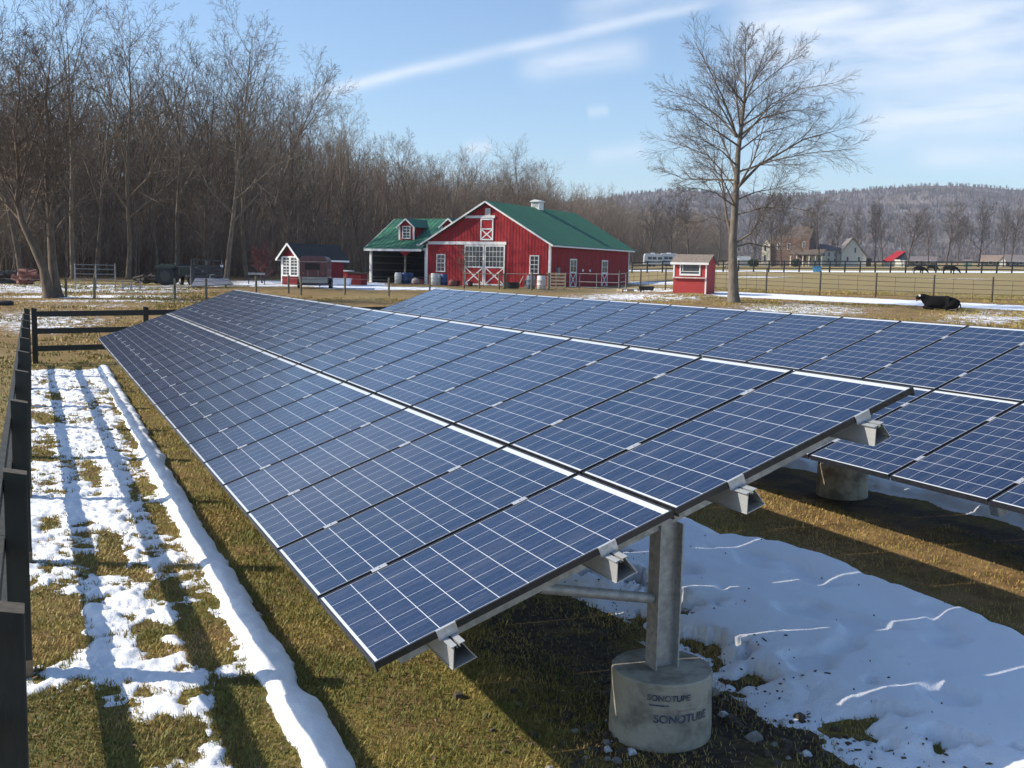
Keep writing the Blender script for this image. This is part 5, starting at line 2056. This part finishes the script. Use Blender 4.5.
# local: forward = -Y
for sx in (-1, 1):
    wh = MB().tube([(sx*.52, .55, .62), (sx*.86, .55, .62)], .64, 24).build('rear_wheel', RUB, o, smooth=True)
    MB().tube([(sx*.861, .55, .62), (sx*.875, .55, .62)], .34, 18).build('rim', DK, wh, smooth=True)
    wh = MB().tube([(sx*.50, -1.25, .36), (sx*.72, -1.25, .36)], .37, 20).build('front_wheel', RUB, o, smooth=True)
    MB().tube([(sx*.721, -1.25, .36), (sx*.733, -1.25, .36)], .19, 16).build('rim', DK, wh, smooth=True)
    MB().prism([(.0, 1.15), (1.15, 1.15), (1.25, 1.28), (.6, 1.42), (-.05, 1.30)], 'x', min(sx*.45, sx*.88), max(sx*.45, sx*.88)).build('fender', DG, o, bevel=.02)
m = MB(); m.prism([(-1.75, .62), (-.25, .62), (-.25, 1.28), (-.9, 1.30), (-1.70, 1.18)], 'x', -.30, .30)
m.build('hood', DG, o, bevel=.04)
MB().prism([(-1.79, .66), (-1.751, .66), (-1.751, 1.14), (-1.79, 1.12)], 'x', -.25, .25).build('grille', TGREY, o)
MB().box(-.22, .22, -.25, .9, .45, .95).build('chassis', DK, o)
m = MB(); m.prism([(.45, .95), (.9, .95), (1.0, 1.45), (.92, 1.47), (.80, 1.08), (.45, 1.06)], 'x', -.24, .24)
m.build('seat', MATS['black_plastic'], o, bevel=.02)
m = MB(); m.tube([(.19*math.cos(t), -.02+.06*math.sin(t), 1.38+.17*math.sin(t)) for t in np.linspace(0, 2*math.pi, 17)], .018, 6); m.tube([(0, -.25, 1.15), (0, -.02, 1.38)], .02, 6)
m.build('steering_wheel', MATS['black_plastic'], o)
MB().tube([(.12, -1.2, 1.25), (.12, -1.2, 1.85)], .035, 8).build('exhaust', DK, o)
for sx in (-1, 1):
    m = MB(); m.beam((sx*.48, -.2, 1.2), (sx*.50, -1.6, 1.05), .09, .13); m.beam((sx*.50, -1.6, 1.05), (sx*.50, -2.35, .45), .09, .13)
    m.build('loader_arm', DK, o)
m = MB(); m.prism([(-2.95, .12), (-2.45, .10), (-2.32, .35), (-2.38, .78), (-2.44, .76), (-2.40, .38), (-2.52, .17), (-2.95, .15)], 'x', -.85, .85)
m.build('bucket', TGREY, o)

o = empty('stock_wagon', spot(208, 70), facing(208, R(20)), 'dark wagon with slatted side rails beside the tractor', 'wagon')
MB().box(-1.15, 1.05, 0, 3.2, .55, .70).build('deck', DK, o)
for sx, y in ((-1.1, .05), (0, .05), (1.0, .05), (-1.1, 3.1), (1.0, 3.1)):
    MB().box(sx-.04, sx+.04, y-.04, y+.04, .702, 1.78).build('stake', DK, o)
m = MB()
for z in (.80, 1.02, 1.24):
    m.box(-1.1, 1.0, -.04, .005, z, z+.16); m.box(-1.1, 1.0, 3.145, 3.17, z, z+.16)
m.box(-1.12, 1.02, -.035, .006, 1.68, 1.76)
m.build('side_slats', DK, o)
for sx in (-1, 1):
    for y in (.6, 2.6):
        wh = MB().tube([(sx*.85, y, .32), (sx*1.04, y, .32)], .33, 18).build('wheel', RUB, o, smooth=True)
        MB().tube([(sx*1.041, y, .32), (sx*1.05, y, .32)], .16, 14).build('rim', TGREY, wh, smooth=True)
MB().box(.85, 1.05, -.05, -.041, 1.28, 1.42).build('reflector', WHITE, o)
MB().box(-1.25, -1.0, -.25, -.06, -.1, 1.25).build('headboard', DK, o)
o = empty('grey_sheet', spot(213, 65), facing(213, R(4)), 'grey sloping sheet propped on the ground in front of the wagon', 'sheet')
m = MB(); m.quad_slab((-1.35, -.2, .12), (1.25, .1, .30), (1.0, 1.2, .62), (-1.0, 1.3, .62), .05)
m.build('sheet', mat('grey_sheet', (.20, .20, .22), .6, (.15, .15, .165), 5), o)
m = MB(); m.box(-.9, -.8, 1.1, 1.2, -.1, .54); m.box(.8, .9, 1.05, 1.15, -.1, .54); m.box(-1.25, -1.15, -.1, 0, -.15, .08)
m.build('prop', OLDW, o)
LOGS = mat('red_brown_logs', (.26, .105, .07), .85, (.16, .07, .05), 8, bump=.3)
LOGD = mat('dark_logs', (.06, .048, .04), .9, (.10, .085, .07), 8, bump=.3)
rl = np.random.RandomState(8)


def log_heap(px, d, n, wdt, hgt, material, label, lr=.13):
    o = empty('log_pile', spot(px, d), facing(px, 0), label, 'log pile')
    for i in range(n):
        z = rl.uniform(.1, hgt)
        x = rl.uniform(-wdt/2, wdt/2)*(1-.6*z/hgt)
        a = rl.normal(0, .5)
        L = rl.uniform(.4, .95)
        y = rl.uniform(0, 1.2)
        r = lr*rl.uniform(.7, 1.2)
        c = np.array([x, y, z]); dv = np.array([math.cos(a)*L/2, math.sin(a)*L/2, rl.normal(0, .08)])
        MB().tube([c-dv, c+dv], r, 9).build('log', material, o, smooth=True)
    return o


log_heap(26.5, 68, 38, 1.5, .95, LOGS, 'reddish heap of cut logs left of the leaning tree')
log_heap(6, 69, 34, 2.4, .75, LOGD, 'low dark heap of logs at the left picture edge')
log_heap(148, 72, 26, 3.0, .55, LOGD, 'low dark brush heap left of the tractor', .10)
o = empty('old_tyre', spot(2.5, 47), 0, 'dark old tyre lying in the field at the left picture edge', 'tyre')
m = MB(); m.lathe([(.20, .03), (.33, .0), (.42, .06), (.42, .17), (.33, .23), (.20, .20)], 24, closed=False)
m.build('tread', RUB, o, smooth=True)
MB().lathe([(.195, .04), (.10, .08), (.10, .15), (.195, .19)], 20, closed=False).build('rim', MATS['dark_steel'], o, smooth=True)
o = empty('garden_bench', spot(256.5, 74), facing(256, 0), 'thin dark garden bench with a back rail between wagon and small shed', 'bench')
MB().box(-.6, .6, 0, .35, .40, .45).build('seat', DK, o)
MB().box(-.6, .6, .36, .40, .70, .85).build('backrest', TGREY, o)
for sx in (-.55, .55):
    MB().box(sx-.03, sx+.03, .36, .41, -.1, .699).build('leg', DK, o)
    MB().box(sx-.03, sx+.03, .0, .05, -.1, .399).build('leg', DK, o)
# red-stemmed shrub beside the shed
rooted_tree('red_shrub', [(262, 281), (261, 272), (262, 262), (261, 252)], 79, .05, 31,
            dict(OPEN, levels=3, n=(16, 8, 5, 0), rmin=.012, t0=(.05, .15, .1), ang=((20, 60), (20, 55), (25, 55)), len=((.45, .8), (.4, .6), (.4, .6))),
            'shrub with dull red bare stems left of the small red shed', bark('red_stems', (.17, .055, .05), (.11, .04, .036)))

# ------------------------------------------------------------------ far field: houses, campers, sheds
STUCCO = mat('cream_wall', (.74, .67, .50), .85, (.66, .59, .44), 2)
BRICK = mat('brown_brick', (.20, .13, .10), .9, (.15, .10, .078), 2)
WSIDE = mat('white_siding', (.74, .71, .62), .7, (.66, .63, .55), 2)
BROOF = mat('brown_roof', (.15, .11, .085), .9, (.11, .082, .066), 2)
REDR = mat('red_metal_roof', (.40, .03, .042), .7, (.32, .028, .038), 2, spec=.2)
GROOF = mat('grey_roof', (.20, .17, .16), .85, (.15, .13, .125), 2)


def px_w(px0, px1, d):
    return abs(px1-px0)*d/F_PX


def hwin(parent, x0, x1, z0, z1, face=0.0):
    m = MB(); m.box(x0-.08, x1+.08, face-.05, face-.004, z0-.08, z1+.08)
    w_ = m.build('window', WHITE, parent)
    MB().box(x0, x1, face-.062, face-.0505, z0, z1).build('pane', GLASSD, w_)


HDs = 230.0
def zpx(px, y, d):
    """height above the ground at that spot of picture row y, column px, depth d"""
    r = pix_ray(px, y); r = r/(r @ FW)
    return CAM[2] + r[2]*d - spot(px, d)[2]


# brown farmhouse
o = empty('farmhouse', spot(784, HDs), facing(784, R(-12)), 'large brown farmhouse with cream gable end and porch', 'house')
U = HDs/F_PX
MB().box(-15*U, 23*U, .6, 9, -.5, 6.2).build('wall', BRICK, o)
m = MB(); m.prism([(1, 6.2), (8.6, 6.2), (4.8, 9.0)], 'x', -15.5*U+.4, 23.6*U)
m.build('roof', BROOF, o)
ex = MB(); ex.prism([(-23*U, -.5), (-14.8*U, -.5), (-14.8*U, 4.6), (-18.5*U, 5.8), (-23*U, 4.2)], 'y', 0, 8)
cw = ex.build('cream_wing', STUCCO, o)
for zz in (1.2, 3.4):
    hwin(cw, -20.5*U, -18.8*U, zz, zz+1.2)
MB().quad_slab((6*U, -2.6, 2.6), (39*U, -2.6, 2.6), (39*U, 1.2, 3.9), (6*U, 1.2, 3.9), .15).build('porch_roof', BROOF, o)
m = MB()
for k in range(6):
    m.box((8+k*6)*U-.1, (8+k*6)*U+.1, -2.4, -2.2, -.4, 2.42)
m.build('porch_post', WSIDE, o)
MB().box(21*U, 37*U, -.2, 6, -.5, 2.4).build('porch_wall', STUCCO, o)
for a in (24, 29, 33):
    hwin(o, a*U, (a+2)*U, .9, 1.9, -.2)
hwin(o, 17*U, 18.6*U, 4.2, 5.4, .6)
hwin(o, -8*U, -6.2*U, 3.8, 5.0, .6)
hwin(o, 2*U, 4*U, 3.8, 5.0, .6)
MB().box(18*U, 20*U, 4, 5, 8.0, 9.9).build('chimney', BRICK, o)

# white farmhouse
o = empty('farmhouse', spot(848, HDs), facing(848, R(10)), 'white farmhouse with a steep gable and a brick chimney', 'house')
gw = MB(); gw.prism([(-7*U, -.5), (17*U, -.5), (17*U, 2.2), (4*U, 5.9), (1.6*U, 5.9), (-7*U, 3.4)], 'y', 0, 8)
gw.build('wall', WSIDE, o)
m = MB()
m.quad_slab((2.8*U, -.4, 6.2), (18.5*U, -.4, 2.0), (18.5*U, 8.4, 2.0), (2.8*U, 8.4, 6.2), -.14)
m.quad_slab((-8.5*U, -.4, 2.9), (2.8*U, -.4, 6.2), (2.8*U, 8.4, 6.2), (-8.5*U, 8.4, 2.9), -.14)
m.build('roof', GROOF, o)
wg = MB().box(-27*U, -7.05*U, 1.5, 7, -.5, 3.4).build('side_wing', WSIDE, o)
MB().prism([(1.2, 3.402), (7.3, 3.402), (4.2, 4.9)], 'x', -27.5*U, -7.1*U).build('wing_roof', GROOF, o)
MB().box(-15*U, -12.6*U, 3.6, 4.8, 4.3, 6.0).build('chimney', BRICK, o)
for a in (-24, -19, -13):
    for zz in (.8, 2.1):
        hwin(wg, a*U, (a+1.6)*U, zz, zz+.9, 1.5)
for a, zz in ((5, 3.0), (-2, 1.0), (9, 1.0)):
    hwin(o, a*U, (a+1.8)*U, zz, zz+1.1)
MB().box(12*U, 24*U, 2.5, 7.5, -.5, 1.9).build('lean_to', BROOF, o)

# red-roofed shed
o = empty('shed', spot(891, HDs), facing(891, R(-20)), 'low shed with a bright red metal roof beyond the far board fence', 'shed')
MB().box(-9*U, 8*U, .3, 6, -.5, 1.5).build('wall', WSIDE, o)
MB().quad_slab((-10*U, -.4, 1.0), (1*U, -.4, 1.0), (7*U, 4.2, 3.4), (-1.5*U, 4.2, 3.4), -.12).build('roof', REDR, o)
MB().prism([(2.0, 1.502), (6.5, 1.502), (4.2, 3.2)], 'x', -.5*U, 6.5*U).build('dark_gable', GROOF, o)
MB().box(5*U, 14*U, -.6, .2, -.5, 1.3).build('white_front', WSIDE, o)


def low_house(px, d, w0, w1, h, ridge, wm2, rm, label, name='house'):
    o = empty(name, spot(px, d), facing(px, R(6)), label, 'house')
    MB().box(-w0, w1, 0, 6, -.5, h).build('wall', wm2, o)
    MB().prism([(-.4, h+.002), (6.4, h+.002), (3.0, ridge)], 'x', -w0-.4, w1+.4).build('roof', rm, o)
    hwin(o, -w0*.4, -w0*.4+.8, .5, 1.2)
    hwin(o, w1*.4, w1*.4+.8, .5, 1.2)
    return o


TROOF = mat('tan_roof', (.30, .215, .165), .9, (.25, .18, .14), 2)
low_house(992, 235, 2.0, 2.2, .9, 2.6, GROOF, TROOF, 'low house with a tan roof left of the white shed front')
low_house(1015, 238, 1.8, 2.0, .9, 2.7, GROOF, GROOF, 'low house with a grey roof right of the white shed front')
o = empty('shed', spot(1002, 228), facing(1002, 0), 'narrow white shed front between two low houses at the far right', 'shed')
MB().prism([(-.6, -.4), (.6, -.4), (.6, 1.4), (0, 2.1), (-.6, 1.4)], 'y', 0, 2).build('wall', WSIDE, o)
m = MB(); m.quad_slab((-.75, -.15, 1.3), (0, -.15, 2.15), (0, 2.15, 2.15), (-.75, 2.15, 1.3), -.05); m.quad_slab((0, -.15, 2.15), (.75, -.15, 1.3), (.75, 2.15, 1.3), (0, 2.15, 2.15), -.05)
m.build('roof', GROOF, o)
low_house(920, 245, 3.0, 3.4, .8, 2.3, GROOF, GROOF, 'low house with a weathered grey roof between the red roofed shed and the grazing cows')
o = empty('shed', spot(967.5, 226), facing(967, 0), 'little grey green shed beyond the far board fence', 'shed')
MB().box(-.8, .8, 0, 1.5, -.4, 1.2).build('wall', mat('grey_green', (.17, .23, .20), .8), o)
MB().prism([(-.15, 1.202), (1.65, 1.202), (.75, 1.6)], 'x', -.95, .95).build('roof', GROOF, o)
o = empty('shed', spot(745.5, 232), facing(745, R(25)), 'small white outbuilding left of the brown farmhouse', 'shed')
MB().box(-1.5, 1.4, 0, 3, -.4, 1.1).build('wall', WSIDE, o)
MB().prism([(-.2, 1.102), (3.2, 1.102), (1.5, 2.2)], 'x', -1.7, 1.6).build('roof', WSIDE, o)
o = empty('tarp_stand', spot(727, 190), facing(727, 0), 'white slanted sheet propped up just left of the lone tree trunk', 'sheet')
MB().quad_slab((-.7, 0, .3), (.1, 0, 1.5), (.5, 1.4, 1.6), (-.3, 1.4, .4), .06).build('sheet', WHITE, o)
m = MB(); m.box(.1, .2, .4, .5, -.4, 1.30); m.box(-.35, -.25, .4, .5, -.4, .62)
m.build('prop', OLDW, o)


def camper(px, d, w, label):
    o = empty('camper', spot(px, d), facing(px, R(6)), label, 'camper', 'parked campers')
    CW = mat('camper_white', (.72, .73, .75), .4, (.66, .67, .69), 2)
    m = MB(); m.prism([(-w/2, .5), (w/2-.3, .5), (w/2, 1.3), (w/2-.25, 2.9), (-w/2+.2, 2.9), (-w/2, 2.4)], 'y', 0, 2.4)
    m.build('body', CW, o, bevel=.08)
    m = MB(); m.prism([(-w/2+.3, 1.0), (w/2-.7, .9), (w/2-.5, 1.12), (-w/2+.3, 1.3)], 'y', -.02, -.004)
    m.build('stripe', mat('camper_stripe', (.16, .19, .24), .5), o)
    for x in (-w*.30, -.2, w*.25):
        MB().box(x, x+.9, -.03, -.005, 1.6, 2.2).build('window', GLASSD, o)
    MB().box(-.5, .4, .8, 1.5, 2.905, 3.15).build('roof_vent', CW, o)
    for x in (-.7, .2):
        MB().tube([(x, .1, .30), (x, .35, .30)], .33, 14).build('wheel', RUB, o, smooth=True)
    return o


camper(653, 236, 4.2, 'white camper parked beyond the far fence, nearest the barn')
camper(669, 238, 4.0, 'white camper parked beyond the far fence, partly behind the red stand')
o = empty('blue_tub', spot(817, 157), facing(817, 0), 'bright blue tub standing at the far board fence', 'tub')
m = MB(); m.prism([(-.55, 0), (.55, 0), (.65, .85), (-.65, .85)], 'y', 0, .9)
m.build('tub', mat('bright_blue', (.05, .22, .38), .5), o, bevel=.05)
MB().prism([(-.7, .82), (.7, .82), (.7, .9), (-.7, .9)], 'y', -.05, .95).build('rim', MATS['bright_blue'], o, bevel=.02)
# evergreen shrub by the brown farmhouse: many small needle sprays
rsx = np.random.RandomState(12)


def evergreen(px, d, w, h, label):
    n_ = 900
    p = rsx.normal(0, 1, (n_, 3)); p /= np.linalg.norm(p, axis=1, keepdims=True)
    p *= rsx.uniform(.35, 1.0, (n_, 1))**.5 * (.8+.4*rsx.rand(n_, 1))
    p = p*np.array([w/2, w/2, h/2]) + np.array([0, 0, h*.52])
    s = rsx.normal(0, .16, (n_, 3)); t = rsx.normal(0, .16, (n_, 3))
    v = np.stack([p-s, p+t, p+s], 1).reshape(-1, 3)
    o = empty('evergreen_shrub', spot(px, d), 0, label, 'shrub')
    link_mesh('foliage', np_mesh('foliage', v, np.arange(n_*3).reshape(-1, 3), mat('evergreen', (.03, .06, .03), .8, (.05, .085, .04), 3)), o)
    MB().tube([(0, 0, -.3), (0, 0, h*.6)], [.1, .04], 7).build('stem', BARK[1], o)


evergreen(753, 224, 2.2, 1.5, 'dark evergreen shrub before the cream wing of the brown farmhouse')
evergreen(796, 222, 1.8, 1.6, 'dark evergreen shrub by the porch of the brown farmhouse')

# ------------------------------------------------------------------ cattle
HIDE = mat('black_hide', (.008, .0075, .0075), .95, (.012, .011, .010), 5, bump=.15, spec=.1)


def skin_body(name, chains, material, parent, sub=2):
    """one continuous body grown from a jointed skeleton: chains of (point, rx, ry); the first point of a later chain joins the nearest existing joint"""
    vs, es, rad = [], [], []
    for ci_, ch in enumerate(chains):
        prev = None
        for i, (p, r1, r2) in enumerate(ch):
            if ci_ > 0 and i == 0:
                prev = min(range(len(vs)), key=lambda k: sum((vs[k][q]-p[q])**2 for q in range(3)))
                continue
            vs.append(tuple(p)); rad.append((r1, r2))
            if prev is not None:
                es.append((prev, len(vs)-1))
            prev = len(vs)-1
    me_ = bpy.data.meshes.new(name)
    me_.from_pydata(vs, es, [])
    tmp = bpy.data.objects.new(name, me_)
    COL.objects.link(tmp)
    md = tmp.modifiers.new('skin', 'SKIN')
    md.use_smooth_shade = True
    sv_ = me_.skin_vertices[0].data
    for i, (a, b) in enumerate(rad):
        sv_[i].radius = (a, b)
        sv_[i].use_root = (i == 0)
    ss = tmp.modifiers.new('sub', 'SUBSURF')
    ss.levels = sub; ss.render_levels = sub
    dg = bpy.context.evaluated_depsgraph_get()
    m2 = bpy.data.meshes.new_from_object(tmp.evaluated_get(dg))
    bpy.data.objects.remove(tmp)
    m2.materials.clear(); m2.materials.append(material)
    for p in m2.polygons:
        p.use_smooth = True
    return link_mesh(name, m2, parent)


def ear(parent, base, tip_, w, material):
    b, t = np.array(base, float), np.array(tip_, float)
    mm = b*.5+t*.5
    m = MB(); m.add([b+np.array([0, w, 0]), b-np.array([0, w, 0]), mm+np.array([0, w*1.2, -w]), mm+np.array([0, -w*1.2, w]), t, mm+np.array([0, 0, w*.6])],
                    [(0, 2, 5), (2, 4, 5), (4, 3, 5), (3, 1, 5), (1, 0, 5), (0, 1, 3, 2), (2, 3, 4)])
    m.build('ear', material, parent, smooth=True)


# resting cow: local X along the body, head at -X
o = empty('cow', spot(941, 51), facing(941, R(8)), 'black cow lying down with a white face patch', 'cow', 'black cattle')
body = [[((.05, .0, .42), .40, .40), ((.50, 0, .42), .36, .38), ((.90, 0, .36), .27, .30), ((1.05, 0, .30), .16, .18)],
        [((.05, 0, .42), .4, .4), ((-.35, 0, .44), .34, .36), ((-.60, 0, .54), .27, .31), ((-.78, -.03, .70), .20, .24), ((-.92, -.06, .78), .165, .18), ((-1.05, -.08, .68), .135, .14), ((-1.17, -.10, .54), .10, .10)],
        [((-.35, 0, .44), .3, .3), ((-.52, -.26, .24), .13, .13), ((-.72, -.40, .10), .075, .08), ((-.45, -.50, .075), .055, .06), ((-.30, -.52, .07), .05, .05)],
        [((-.35, 0, .44), .3, .3), ((-.52, .26, .24), .13, .13), ((-.72, .38, .10), .075, .08), ((-.45, .46, .075), .055, .06)],
        [((.50, 0, .42), .3, .3), ((.60, -.34, .24), .20, .20), ((.18, -.48, .12), .10, .10), ((.42, -.56, .08), .06, .06), ((.20, -.62, .06), .05, .05)],
        [((.50, 0, .42), .3, .3), ((.64, .32, .22), .18, .18), ((.30, .46, .12), .10, .10)]]
cb_ = skin_body('body', body, HIDE, o)
ear(o, (-.90, -.15, .80), (-.86, -.36, .80), .05, HIDE)
ear(o, (-.90, .04, .80), (-.88, .24, .82), .05, HIDE)
m = MB(); m.tube([(-1.00, -.22, .80), (-1.015, -.25, .795)], [.07, .055], 10)
m.build('face_patch', mat('white_hair', (.75, .73, .70), .7), o, smooth=True)
m = MB(); m.tube([(-1.08, -.10, .60), (-1.17, -.105, .52)], [.09, .072], 10)
m.build('muzzle', mat('pink_grey_muzzle', (.26, .13, .11), .6), o, smooth=True)
for sy in (-1, 1):
    MB().tube([(-1.06, -.08+sy*.13, .73), (-1.07, -.08+sy*.15, .73)], .02, 8).build('eye', MATS['black_plastic'], o, smooth=True)
m = MB(); m.tube([(1.05, -.10, .36), (1.06, -.22, .20), (1.0, -.36, .10), (.86, -.44, .07)], [.035, .03, .025, .045], 7)
m.build('tail', HIDE, o, smooth=True)
o.scale = (.93, .93, .86)


def grazing_cow(px, d, rz, s, label):
    o = empty('cow', spot(px, d), rz, label, 'cow', 'black cattle')
    b = [[((0, 0, .98), .36, .40), ((.45, 0, 1.0), .34, .37), ((.85, 0, 1.02), .27, .30), ((1.0, 0, .96), .15, .18)],
         [((0, 0, .98), .36, .4), ((-.45, 0, .98), .32, .37), ((-.78, 0, .98), .22, .27), ((-1.05, 0, .78), .16, .18), ((-1.28, 0, .52), .125, .14), ((-1.42, 0, .32), .10, .105), ((-1.50, 0, .14), .075, .075)]]
    for sy in (-1, 1):
        b.append([((-.45, 0, .98), .3, .3), ((-.52, sy*.20, .68), .13, .13), ((-.54, sy*.21, .40), .075, .07), ((-.53, sy*.21, .12), .05, .05), ((-.56, sy*.21, .0), .062, .06)])
        b.append([((.85, 0, 1.02), .3, .3), ((.76, sy*.20, .74), .18, .17), ((.90, sy*.21, .46), .085, .075), ((.86, sy*.21, .14), .052, .05), ((.83, sy*.21, .0), .062, .06)])
    skin_body('body', b, HIDE, o)
    ear(o, (-1.24, -.12, .62), (-1.22, -.34, .60), .05, HIDE)
    ear(o, (-1.24, .12, .62), (-1.22, .34, .60), .05, HIDE)
    m = MB(); m.tube([(1.08, 0, 1.05), (1.16, 0, .8), (1.13, 0, .5), (1.12, 0, .38)], [.035, .028, .025, .05], 7)
    m.build('tail', HIDE, o, smooth=True)
    o.scale = (s, s, s)
    return o


grazing_cow(919.5, 148, facing(919, R(188)), .82, 'left one of the two black cows grazing by the far board fence')
grazing_cow(950, 147, facing(950, R(172)), .95, 'right one of the two black cows grazing by the far board fence')
grazing_cow(932, 168, facing(932, R(200)), .8, 'dark cow behind the far board fence, between the two grazing ones')
